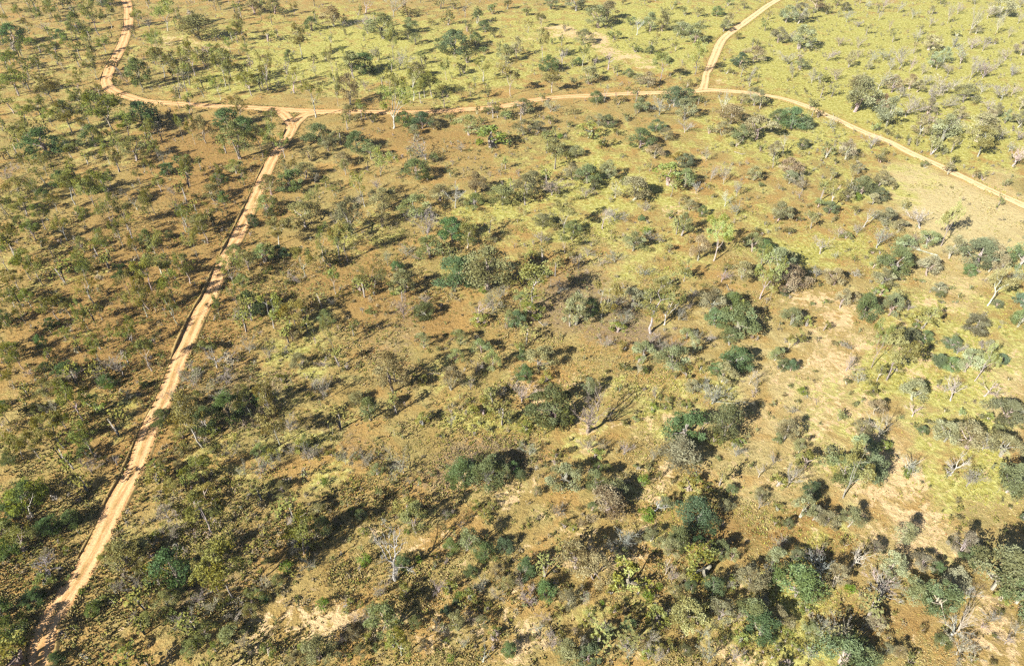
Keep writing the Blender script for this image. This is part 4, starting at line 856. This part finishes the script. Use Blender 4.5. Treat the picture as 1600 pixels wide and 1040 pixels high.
# ------------------------------------------------------------------ roads and their graded banks
for ri, (rn, W) in enumerate(WAYS.items()):
    T = np.gradient(W[:, :2], axis=0)
    T /= np.linalg.norm(T, axis=1)[:, None] + 1e-9
    N = np.stack([T[:, 1], -T[:, 0]], 1)               # to the right of travel
    run = np.concatenate([[0], np.cumsum(np.linalg.norm(np.diff(W[:, :2], axis=0), axis=1))])
    across = np.array([-1.08, -1, -.8, -.6, -.42, -.25, 0, .25, .42, .6, .8, 1, 1.08])
    prof = np.array([-.03, .05, .055, .05, .03, .06, .085, .06, .03, .05, .055, .05, -.03])
    V, UV = [], []
    for k, a in enumerate(across):
        e = W[:, 2] * (1 + (0.13 * (vnoise(run, run * 0 + ri * 7 + (a > 0) * 3, 3.0, 21) - .5) + 0.16 * (vnoise(run, run * 0 + ri * 7 + (a > 0) * 3, 9.0, 22) - .5)) * abs(a))
        off = a * e
        p = W[:, :2] + N * off[:, None]
        z = prof[k] + 0.012 * ri + (0.03 * (vnoise(run * 1.0, off, 1.6, 31) - .5) if abs(a) < 1.05 else 0 * run)
        V.append(np.stack([p[:, 0], p[:, 1], z], 1)); UV.append(np.stack([off, run, 0 * run], 1))
    V = np.stack(V, 1); UV = np.stack(UV, 1)
    n, m = V.shape[:2]
    ii = np.arange(n * m).reshape(n, m)
    q = np.stack([ii[:-1, :-1].ravel(), ii[:-1, 1:].ravel(), ii[1:, 1:].ravel(), ii[1:, :-1].ravel()], 1)
    me = tri_mesh("dirt_road", V.reshape(-1, 3), q, road_mat)
    at = me.attributes.new("way", 'FLOAT_VECTOR', 'POINT')
    at.data.foreach_set("vector", UV.reshape(-1, 3).astype(np.float32).ravel())
    o = link("dirt_road", me); o["kind"] = "structure"
    # windrows of loose dirt left by the grader
    for side in (-1, 1):
        hi = {('straight', -1): 0.40, ('straight', 1): 0.20, ('cross', -1): 0.16, ('cross', 1): 0.22}.get((rn, side), 0.14)
        c = W[:, :2] + N * (side * (W[:, 2] + 0.25))[:, None]
        free = road_gap(c[:, 0], c[:, 1], skip=rn) > 0.5
        hgt = hi * np.clip(1.9 * vnoise(run, run * 0 + ri * 5 + side, 6.0, 41) - .12, .12, 1.3) * (0.6 + .8 * vnoise(run, run * 0 + side, 1.9, 42))
        wid = 0.28 + hgt * 0.55
        rows = []
        for a, zz in ((-.55, -.05), (-.4, .7), (-.12, 1.0), (.3, .8), (1.3, -.05)):
            p = c + N * (side * a * wid)[:, None]
            rows.append(np.stack([p[:, 0], p[:, 1], np.where(zz > 0, zz * hgt, -.05)], 1))
        V = np.stack(rows, 1); n, m = V.shape[:2]
        ii = np.arange(n * m).reshape(n, m)
        ok = free[:-1] & free[1:]
        q = np.stack([ii[:-1, :-1][ok].ravel(), ii[:-1, 1:][ok].ravel(), ii[1:, 1:][ok].ravel(), ii[1:, :-1][ok].ravel()], 1)
        if side < 0: q = q[:, ::-1]
        me = tri_mesh("dirt_bank", V.reshape(-1, 3), q, berm_mat)
        o = link("dirt_bank", me); o["kind"] = "structure"

# ------------------------------------------------------------------ tree stock: variants built once, shared by all copies
GUM = [gum_variant(100 + i) for i in range(12)]
SPARSE = [gum_variant(150 + i, 1.4, 0.33, 1.4) for i in range(5)]
GREYT = [bushy_variant(200 + i, H=6.5, R=3.3, n_puff=27, per=120, size=0.25, low=0.22, up=0.6) for i in range(12)]
DENSE = [bushy_variant(300 + i, H=5.5, R=3.3, n_puff=36, per=120, size=0.25, low=0.04, up=0.8) for i in range(10)]
YELL = [bushy_variant(400 + i, H=3.6, R=2.0, n_puff=18, per=40, size=0.26, low=0.05, up=0.7) for i in range(7)]
SHRUB = [shrub_variant(500 + i) for i in range(10)]
ROUND = [shrub_variant(600 + i, 1.6, 0.9, 420, 0.17, True) for i in range(4)]
DEAD = [dead_variant(700 + i, depth=4 if i < 6 else 3, nl=4 + i % 3, lean=(0.1, .3, .2, .35)[i % 4]) for i in range(12)]
BARE = [bare_variant(800 + i, leaves=(80, 260, 420, 160)[i % 4]) for i in range(12)]
LOG = [log_variant(900 + i) for i in range(4)]

def lerp3(a, b_, t): return tuple(x + (y - x) * t for x, y in zip(a, b_))
KINDS = {
 'g': ("gum_tree", "gum tree", "open-crowned gum trees of the woodland"),
 'e': ("spreading_tree", "tree", "grey-green spreading trees of the woodland"),
 'd': ("dense_tree", "leafy tree", "dense dark green trees of the woodland"),
 'y': ("leafy_bush", "bush", "yellow-green leafy bushes"),
 's': ("low_shrub", "shrub", "low shrubs dotted over the grass"),
 'v': ("dark_shrub", "dark shrub", "dark low shrubs dotted over the grass"),
 'r': ("round_bush", "round bush", "round bright green bushes"),
 'b': ("bare_tree", "bare tree", "grey twiggy trees"),
 'w': ("dead_tree", "dead tree", "white dead trees"),
 'l': ("fallen_log", "fallen tree", "fallen white trunks"),
}
ITEMS = []       # dicts: kind, X, Y, w, h (metres), px, py, size in photograph pixels, label, ref
def add_item(k, px, py, hp, wp, label=None, ref=None):
    """px, py base in photograph pixels, hp and wp apparent height and width in photograph pixels."""
    if k == 'w' and max(hp, wp) < 22: k = 'b'
    S, C = math.sin(dip(px, py)), math.cos(dip(px, py))
    s = ground(px, py)[2]
    if k in 'gwb':
        w = wp / s
        h = (hp / s - 0.20 * w * S) / C
        h = min(max(h, 0.62 * w, 1.2), 15.0)
        bx, by = px, py
    elif k == 'l':
        w, h = max(wp, hp) / s, 1.2
        bx, by = px, py - hp * 0.4
    else:
        a = wp / 2 / s
        ch = math.sqrt(max((hp / 2 / s) ** 2 - (a * S) ** 2, (0.46 * a) ** 2)) / C
        lo, hi = {'e': (.74, 1.5), 'd': (.72, 1.3), 'y': (.6, 1.4), 's': (.6, 1.3), 'v': (.6, 1.3), 'r': (.75, 1.25)}[k]
        h = min(max(2 * ch, lo * 2 * a), hi * 2 * a, 11.0)
        w = 2 * a
        bx, by = px, py - hp / 2 + h / 2 * C * s
    X, Y, _ = ground(bx, by)
    ITEMS.append(dict(k=k, X=X, Y=Y, w=w, h=h, px=px, py=py, cx=px, cy=py - hp / 2, size=max(hp, wp), label=label, ref=ref))
for (ox, oy), text in SURVEY.items():
    for ent in text.replace("\n", "").split(";"):
        ent = ent.strip()
        if not ent: continue
        body, _, lab = ent.partition("#")
        k, bx, by, h, w = body.split()
        lab, _, ref = lab.partition("|")
        add_item(k, ox + int(bx) / 4, oy + int(by) / 4, int(h) / 4, int(w) / 4, lab.strip() or None, ref.strip() or None)

# more gums of the woodland beyond the straight road's sunlit side, where the survey is thinner than the trees
frng = random.Random(5)
n_more, tries = 0, 0
taken = [(i['X'], i['Y'], max(1.6, i['w'] * .6)) for i in ITEMS]
while n_more < 78 and tries < 6000:
    tries += 1
    px, py = frng.uniform(0, 400), frng.uniform(5, 700)
    if py > 170 and px > 400 - (py - 170) * 0.36: continue
    X, Y, s = ground(px, py)
    if any((X - a) ** 2 + (Y - b_) ** 2 < (r + 2.2) ** 2 for a, b_, r in taken): continue
    if road_gap(np.array([X]), np.array([Y]))[0] < 2.0: continue
    hp = s * frng.uniform(4.5, 6.5); wp = s * frng.uniform(3.0, 4.6)
    add_item('g', px, py, hp, wp); taken.append((X, Y, 1.6)); n_more += 1

# ------------------------------------------------------------------ words that single each one out
ROADMARKS = [(80, 970, "the straight road's lower end"), (210, 732, "the straight road's lower third"), (298, 520, "the straight road's middle"), (350, 410, "the upper straight road"),
 (425, 250, "the straight road's narrow gap"), (470, 180, "the fork of the dirt tracks"), (320, 165, "the cross track's fork end"), (168, 125, "the winding track's elbow"),
 (200, 30, "the winding track's top"), (675, 175, "the cross track's middle"), (900, 150, "the cross track's spur end"), (1100, 138, "the spur junction"), (1130, 60, "the upper spur track"),
 (1200, 150, "the side track's bend"), (1350, 207, "the side track's middle"), (1525, 287, "the side track's end"), (950, 75, "the faint old track")]
marks = [(x, y, "the " + i['ref'] if False else t) for x, y, t in ROADMARKS]
for it in ITEMS:
    if it['ref']: marks.append((it['cx'], it['cy'], "the " + it['ref']))
RANK = ["nearest", "second", "third", "fourth", "fifth", "sixth", "seventh", "eighth", "ninth", "tenth", "eleventh", "twelfth", "thirteenth", "fourteenth", "fifteenth", "sixteenth", "seventeenth", "eighteenth"]
def describe(it):
    k, m, asp = it['k'], it['w'], it['h'] / max(it['w'], .1)
    sz = it['size']
    if k == 'g': return ("tall " if it['h'] > 9 else "small " if it['h'] < 5.5 else "") + ("slender" if asp > 1.9 else "spreading" if asp < 1.2 else "open") + " gum tree"
    if k == 'e': return ("large " if m > 8 else "small " if m < 4.5 else "") + ("upright" if asp > .95 else "spreading") + " grey-green tree"
    if k == 'd': return ("large " if m > 8 else "small " if m < 4.5 else "") + "dense dark green tree"
    if k == 'y': return ("large " if m > 5 else "small " if m < 3 else "") + "yellow-green bush"
    if k == 's': return ("tiny " if m < 2.5 else "") + "low olive shrub"
    if k == 'v': return "small dark shrub"
    if k == 'r': return "round bright green bush"
    if k == 'b': return ("tall " if it['h'] > 6 else "small " if it['h'] < 3.5 else "") + "twiggy grey tree"
    if k == 'w': return ("large " if sz > 45 else "small " if sz < 22 else "") + "white dead tree"
    return "fallen white trunk"
SIDES = {'U': "beyond", 'D': "in front of", 'L': "sunward of", 'R': "shadeward of"}
queue = {}
for it in ITEMS:
    if it['label']: continue
    best = min(marks, key=lambda q: ((q[0] - it['cx']) ** 2 + ((q[1] - it['cy']) * 1.2) ** 2) if abs(q[0] - it['cx']) + abs(q[1] - it['cy']) > 3 else 1e9)
    dx, dy = it['cx'] - best[0], it['cy'] - best[1]
    side = ('R' if dx > 0 else 'L') if abs(dx) > abs(dy) else ('D' if dy > 0 else 'U')
    queue.setdefault((describe(it), side, best[2]), []).append((math.hypot(dx, dy), it))
for (what, side, ref), lst in queue.items():
    lst.sort(key=lambda q: q[0])
    for n, (_, it) in enumerate(lst):
        it['label'] = f"{what}, {RANK[min(n, 17)]} {SIDES[side]} {ref}" if len(lst) > 1 else f"{what} {SIDES[side]} {ref}"

# ------------------------------------------------------------------ plant them
prng = random.Random(11)
def jit(c, a=0.12):
    m = prng.uniform(1 - a * 1.6, 1 + a * 1.6)
    return tuple(max(0.004, x * m * prng.uniform(1 - a, 1 + a)) for x in c) + (1.0,)
def leaf_colour(k, t):
    if k == 'g': return lerp3((0.150, 0.155, 0.022), (0.230, 0.220, 0.075), t)
    if k == 'e': return lerp3((0.165, 0.168, 0.040), (0.250, 0.240, 0.135), t)
    if k == 'd': return lerp3((0.080, 0.112, 0.024), (0.135, 0.160, 0.072), t)
    if k == 'y': return lerp3((0.175, 0.182, 0.034), (0.205, 0.212, 0.060), t)
    if k == 's': return lerp3((0.125, 0.130, 0.035), (0.165, 0.165, 0.065), t)
    if k == 'v': return lerp3((0.080, 0.085, 0.020), (0.110, 0.110, 0.036), t)
    if k == 'r': return lerp3((0.100, 0.150, 0.018), (0.115, 0.180, 0.024), t)
    return lerp3((0.20, 0.185, 0.095), (0.26, 0.25, 0.165), t)
def wood_colour(k, t):
    if k == 'w' or k == 'l': return lerp3((0.32, 0.30, 0.275), (0.36, 0.335, 0.295), t)
    if k == 'b': return lerp3((0.24, 0.215, 0.185), (0.30, 0.28, 0.25), t)
    if k == 'g': return lerp3((0.31, 0.285, 0.25), (0.40, 0.37, 0.32), t)
    return lerp3((0.20, 0.17, 0.14), (0.30, 0.27, 0.23), t)
STOCK = {'g': GUM, 'e': GREYT, 'd': DENSE, 'y': YELL, 's': SHRUB, 'v': SHRUB, 'r': ROUND, 'b': BARE, 'w': DEAD, 'l': LOG}
def plant(it):
    k = it['k']; name, cat, grp = KINDS[k]
    t = min(1, max(0, it['px'] / 1600))
    stock = STOCK[k]
    if k == 'g' and prng.random() < .22: stock = SPARSE
    if k == 'w' and it['size'] > 35: stock = DEAD[:6]
    var = stock[prng.randrange(len(stock))]
    W, H = var['size']
    far = min(1, max(0, (it['py'] - 60) / 260))     # 0 at the far edge, 1 in the middle and near
    if k == 'g': it['w'] *= 1.04 + .18 * far; it['h'] = min(max(it['h'] * ((1.30 + .18 * far) if it['px'] < 450 else 1.12 + .24 * far), it['w'] * 1.15), 15.5)
    if it['px'] > 1230 and it['py'] < 262 and k in 'bes': it['w'] *= 1.06; it['h'] *= 1.06
    if k == 'b': it['w'] *= 1.3; it['h'] *= 1.1
    if k in 'edy': it['w'] *= .96 + .12 * far; it['h'] *= 1.0 + .2 * far
    root = bpy.data.objects.new(name, None)
    COL.objects.link(root)
    root.empty_display_size = 0.5
    root.location = (it['X'], it['Y'], 0.0)
    root.rotation_euler = (0, 0, prng.uniform(0, 6.283))
    if k == 'l':
        root.scale = (it['w'] / W,) * 3
    else:
        root.scale = (it['w'] / W, it['w'] / W, it['h'] / H)
    root['label'] = it['label']; root['category'] = cat; root['group'] = grp
    lc, wc = jit(leaf_colour(k, t), .13), jit(wood_colour(k, t), .10)
    if 'upswept' in it['label']: wc = (.20, .165, .135, 1)
    if k == 'g' and prng.random() < .3: wc = tuple(x * .55 for x in wc[:3]) + (1,)
    if k == 'd' and prng.random() < .35: lc = (lc[0] * .8, lc[1] * .95, lc[2] * 1.08, 1)
    if it['size'] > 32 and var['limbs']:
        o = link("trunk", var['trunk'], root); o.color = wc
        for m in var['limbs']:
            o = link("limb", m, root); o.color = wc
    else:
        o = link("trunk", var['whole'], root); o.color = wc
    if var['crown']:
        o = link("crown" if k in 'gedbw' else "foliage", var['crown'], root); o.color = lc
for it in ITEMS:
    plant(it)

# ------------------------------------------------------------------ tussock grass: one sheet of tufts nobody could count
def scatter(n, x0, x1, y0, y1):
    return RS.uniform(x0, x1, n), RS.uniform(y0, y1, n)
def tussocks(name, zones, blades, seed):
    rs = np.random.RandomState(seed)
    PX, PY, PS = [], [], []
    for n, y0, y1, smin, smax in zones:
        y = rs.uniform(y0, y1, n)
        x = rs.uniform(-1, 1, n) * (y * 0.80 + 42)
        PX.append(x); PY.append(y); PS.append(rs.uniform(smin, smax, n) * rs.uniform(.8, 1.2, n))
    X, Y, Sz = map(np.concatenate, (PX, PY, PS))
    g, s, r, l, p = cover_at(X, Y)
    clump = vnoise(X, Y, 3.2, 51) * .6 + vnoise(X, Y, 12, 52) * .6
    prob = np.clip(2.2 * clump - 0.85, 0.03, 1) * (1 - 0.78 * np.clip(s * 1.3, 0, 1)) * (1 - .25 * p)
    keep = (rs.rand(len(X)) < prob)
    X, Y, Sz = X[keep], Y[keep], Sz[keep]; g, r, l, p = g[keep], r[keep], l[keep], p[keep]
    ok = road_gap(X, Y) > rs.uniform(-.25, .6, len(X)) + (Y > 200) * .2
    X, Y, Sz = X[ok], Y[ok], Sz[ok]
    VX, VY = [], []
    for rn, W in WAYS.items():                        # ragged grass along the banks and verges
        T = np.gradient(W[:, :2], axis=0); T /= np.linalg.norm(T, axis=1)[:, None] + 1e-9
        k = rs.randint(0, len(W), 26 * len(W)); sd = rs.choice([-1.0, 1.0], len(k))
        off = sd * (W[k, 2] + np.abs(rs.normal(size=len(k))) * .75 - .12)
        VX.append(W[k, 0] + T[k, 1] * off + rs.normal(size=len(k)) * .5); VY.append(W[k, 1] - T[k, 0] * off + rs.normal(size=len(k)) * .5)
    VX, VY = np.concatenate(VX), np.concatenate(VY)
    kk = (road_gap(VX, VY) > np.where(VY < 200, -.3, .05)) & (vnoise(VX, VY, 4, 57) > .38)
    VX, VY = VX[kk], VY[kk]
    X, Y, Sz = np.concatenate([X, VX]), np.concatenate([Y, VY]), np.concatenate([Sz, rs.uniform(.3, .62, len(VX))])
    lift = np.concatenate([np.zeros(len(Y) - len(VY)), np.full(len(VY), .10)])
    g, s, r, l, p = cover_at(X, Y)
    n = len(X)
    u = rs.rand(n) + (vnoise(X, Y, 7, 53) - .5) * 1.2
    col = np.empty((n, 3))
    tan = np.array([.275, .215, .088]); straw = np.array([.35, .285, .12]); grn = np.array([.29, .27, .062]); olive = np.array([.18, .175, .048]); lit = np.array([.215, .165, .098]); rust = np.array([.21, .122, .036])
    col[:] = tan
    def put(mask, c): col[mask] = c
    put(u > .62, straw)
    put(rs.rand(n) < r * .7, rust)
    put(rs.rand(n) < l * .8, lit)
    put(rs.rand(n) < p * .8, straw)
    put((rs.rand(n) < 0.10 + g * .85) & (vnoise(X, Y, 5, 54) + g * .5 > .42), grn)
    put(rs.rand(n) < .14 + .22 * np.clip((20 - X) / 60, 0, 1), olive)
    col *= rs.uniform(.85, 1.15, (n, 1)) * rs.uniform(.94, 1.06, (n, 3))
    B = blades
    an = rs.uniform(0, 6.283, (n, 1)) + np.arange(B)[None] * 6.283 / B + rs.uniform(-.35, .35, (n, B))
    R0 = Sz[:, None] * rs.uniform(.28, .5, (n, B)); Hh = Sz[:, None] * rs.uniform(.35, .85, (n, B)) * np.clip(1.15 - Y[:, None] / 420, .5, 1); wd = Sz[:, None] * rs.uniform(.22, .42, (n, B))
    ca, sa = np.cos(an), np.sin(an)
    b0 = np.stack([X[:, None] + ca * R0 * .35 - sa * wd, Y[:, None] + sa * R0 * .35 + ca * wd, np.full((n, B), -.08)], -1)
    b1 = np.stack([X[:, None] + ca * R0 * .35 + sa * wd, Y[:, None] + sa * R0 * .35 - ca * wd, np.full((n, B), -.08)], -1)
    tp = np.stack([X[:, None] + ca * R0 * 1.25, Y[:, None] + sa * R0 * 1.25, Hh + lift[:, None]], -1)
    V = np.stack([b0, b1, tp], 2).reshape(-1, 3)
    Fc = np.arange(len(V)).reshape(-1, 3)
    me = tri_mesh(name, V, Fc, tuft_mat)
    at = me.attributes.new("dye", 'FLOAT_COLOR', 'FACE')
    cc = np.repeat(np.concatenate([col, np.ones((n, 1))], 1), B, 0)
    cc[:, :3] *= rs.uniform(.85, 1.15, (len(cc), 1))
    at.data.foreach_set("color", cc.astype(np.float32).ravel())
    o = link(name, me); o["kind"] = "stuff"
    return n
nt_ = tussocks("grass", [(150000, 38, 95, .20, .46), (130000, 95, 175, .24, .5), (80000, 175, 300, .26, .5), (50000, 300, 520, .36, .62)], 5, 61)
def undergrowth(name, n, seed):
    """Knee-high scrub, twigs and seedlings between the trees."""
    rs = np.random.RandomState(seed)
    y = 38 + 440 * rs.rand(n) ** 1.5; x = rs.uniform(-1, 1, n) * (y * .8 + 42)
    px, py = photo_np(x, y)
    where = np.clip(1.15 - px / 1500, .25, 1) * np.clip(.55 + py / 1500, .5, 1.1)
    where = .40 * where * np.where((px < 400) & (py > 230) & (py < 820) & (px < 420 - (py - 230) * .36), .4, 1)
    g, s, r, l, p = cover_at(x, y)
    prob = where * np.clip(2.6 * vnoise(x, y, 14, 71) * 1.0 + 1.6 * vnoise(x, y, 5, 72) - 1.75, 0.0, 1) * (1 - np.clip(1.4 * s, 0, 1)) * (1 - .8 * p)
    k = (rs.rand(n) < prob); x, y, l, px = x[k], y[k], l[k], px[k]
    k = road_gap(x, y) > .8; x, y, l, px = x[k], y[k], l[k], px[k]
    n = len(x); B = 26
    sz = rs.uniform(.35, .95, n)
    col = np.empty((n, 3)); col[:] = (.125, .125, .034)
    u = rs.rand(n)
    col[u < .35] = (.20, .165, .10); col[u > .8] = (.175, .17, .036); col[(u > .6) & (u < .72)] = (.075, .085, .025)
    col *= rs.uniform(.75, 1.25, (n, 1))
    a = rs.uniform(0, 6.283, (n, B)); rr = sz[:, None] * np.sqrt(rs.rand(n, B)) * .75
    c = np.stack([x[:, None] + np.cos(a) * rr, y[:, None] + np.sin(a) * rr, sz[:, None] * rs.uniform(.08, .95, (n, B))], -1)
    u1 = rs.normal(size=(n, B, 3)); u1 /= np.linalg.norm(u1, axis=-1, keepdims=True)
    u2 = np.cross(u1, rs.normal(size=(n, B, 3))); u2 /= np.linalg.norm(u2, axis=-1, keepdims=True) + 1e-9
    L = (rs.uniform(.09, .2, (n, B)) * (.75 + .5 * sz[:, None]))[..., None]
    V = np.stack([c - u1 * L, c + u2 * L * .5, c + u1 * L, c - u2 * L * .5], 2).reshape(-1, 3)
    me = tri_mesh(name, V, np.arange(len(V)).reshape(-1, 4), tuft_mat)
    at = me.attributes.new("dye", 'FLOAT_COLOR', 'FACE')
    cc = np.repeat(np.concatenate([col, np.ones((n, 1))], 1), B, 0); cc[:, :3] *= rs.uniform(.8, 1.2, (len(cc), 1))
    at.data.foreach_set("color", cc.astype(np.float32).ravel())
    o = link(name, me); o["kind"] = "stuff"
    return n
print("undergrowth", undergrowth("undergrowth", 80000, 73))
def saplings(name, n, seed, lo, hi, B, tone, where, twiggy=0.0, stem=False):
    """Young growth too plentiful to count: leafy heads on thin stems."""
    rs = np.random.RandomState(seed)
    y = 38 + 470 * rs.rand(n) ** 1.25; x = rs.uniform(-1, 1, n) * (y * .86 + 48)
    px, py = photo_np(x, y)
    g, s, r, l, p = cover_at(x, y)
    prob = where(px, py) * np.clip(2.4 * vnoise(x, y, 17, seed + 1) + 1.2 * vnoise(x, y, 6, seed + 2) - 1.3, 0.03, 1) * (1 - np.clip(1.3 * s, 0, .9)) * (1 - .8 * p)
    k = (rs.rand(n) < prob); x, y, px = x[k], y[k], px[k]
    k = road_gap(x, y) > (3.4 if stem else 1.3); x, y, px = x[k], y[k], px[k]
    n = len(x)
    h = rs.uniform(lo, hi, n); w = h * rs.uniform(.5, .85, n)
    t = np.clip(px / 1600, 0, 1)[:, None]
    col = np.array(tone[0]) * (1 - t) + np.array(tone[1]) * t
    tw = rs.rand(n) < twiggy
    col[tw] = np.array([.23, .20, .155])
    col = col * rs.uniform(.75, 1.25, (n, 1)) * rs.uniform(.92, 1.08, (n, 3))
    nc = 5                                             # leaf clumps of each head
    ca = rs.uniform(0, 6.283, (n, nc)); cr = w[:, None] * .36 * np.sqrt(rs.rand(n, nc))
    cz = h[:, None] * (rs.uniform(.45, .9, (n, nc)) if stem else rs.uniform(.2, .8, (n, nc)))
    pick = rs.randint(0, nc, (n, B)); rows = np.arange(n)[:, None]
    off = rs.normal(size=(n, B, 3)) * (w[:, None, None] * .13); off[..., 2] *= 1.1
    c = np.stack([x[:, None] + np.cos(ca[rows, pick]) * cr[rows, pick], y[:, None] + np.sin(ca[rows, pick]) * cr[rows, pick], cz[rows, pick]], -1) + off
    c[..., 2] = np.maximum(c[..., 2], .1)
    u1 = rs.normal(size=(n, B, 3)); u1 /= np.linalg.norm(u1, axis=-1, keepdims=True)
    u2 = np.cross(u1, rs.normal(size=(n, B, 3))); u2 /= np.linalg.norm(u2, axis=-1, keepdims=True) + 1e-9
    L = (rs.uniform(.55, 1.2, (n, B)) * (.10 + .035 * h[:, None]))[..., None]
    V = np.stack([c - u1 * L, c + u2 * L * .55, c + u1 * L, c - u2 * L * .55], 2).reshape(-1, 3)
    cc = np.repeat(np.concatenate([col, np.ones((n, 1))], 1), B, 0); cc[:, :3] *= rs.uniform(.75, 1.25, (len(cc), 1))
    # stems: two crossed slim blades each
    r0 = .035 * h if stem else .02 * h
    sv = []
    for dx, dy in ((1, 0), (0, 1)):
        lx, ly = rs.normal(size=n) * .05 * h, rs.normal(size=n) * .05 * h
        sv.append(np.stack([np.stack([x - dx * r0, y - dy * r0, 0 * x - .1], 1), np.stack([x + dx * r0, y + dy * r0, 0 * x - .1], 1), np.stack([x + lx + dx * r0 * .5, y + ly + dy * r0 * .5, h * .7], 1), np.stack([x + lx - dx * r0 * .5, y + ly - dy * r0 * .5, h * .7], 1)], 1))
    SV = np.concatenate(sv).reshape(-1, 3)
    V = np.concatenate([V, SV]); cc = np.concatenate([cc, np.tile([.27, .24, .20, 1.0], (2 * n, 1))])
    me = tri_mesh(name, V, np.arange(len(V)).reshape(-1, 4), tuft_mat)
    at = me.attributes.new("dye", 'FLOAT_COLOR', 'FACE')
    at.data.foreach_set("color", cc.astype(np.float32).ravel())
    o = link(name, me); o["kind"] = "stuff"
    return n
print("woodland", saplings("woodland", 3000, 81, 4.0, 7.5, 150, ((.145, .150, .026), (.210, .205, .090)),
      lambda px, py: np.where((px < 430) & (py < 230), .9, np.where(px < 430, .62, np.where(px < 900, .42, .2))) * np.clip(1.15 - py / 1100, .3, 1), .12, True))
print("scrub", saplings("scrub", 16000, 85, .9, 2.4, 46, ((.150, .152, .034), (.215, .205, .105)),
      lambda px, py: np.where((px > 1250) & (py < 270), 1.6, 1) * np.where((px > 1200) & (py > 270), .45, np.where((px < 1000) & (py > 420), .55, .9)), .36))
print("tussocks", nt_, "items", len(ITEMS))

# ------------------------------------------------------------------ dry-season haze
hz = bpy.data.materials.new("haze")
hz.use_nodes = True
nt = hz.node_tree
nt.nodes.remove(nt.nodes["Principled BSDF"])
pv = nt.nodes.new("ShaderNodeVolumePrincipled")
pv.inputs["Color"].default_value = (0.93, 0.95, 1.0, 1)
pv.inputs["Density"].default_value = 0.00006
nt.links.new(pv.outputs[0], nt.nodes["Material Output"].inputs["Volume"])
hv = np.array([(x, y, z) for x in (-6100, 6100) for y in (-2600, 4600) for z in (-1.2, 104.0)], float)
hf = np.array([(0, 1, 3, 2), (4, 6, 7, 5), (0, 4, 5, 1), (2, 3, 7, 6), (0, 2, 6, 4), (1, 5, 7, 3)])
o = link("haze", tri_mesh("haze", hv, hf, hz)); o["kind"] = "stuff"
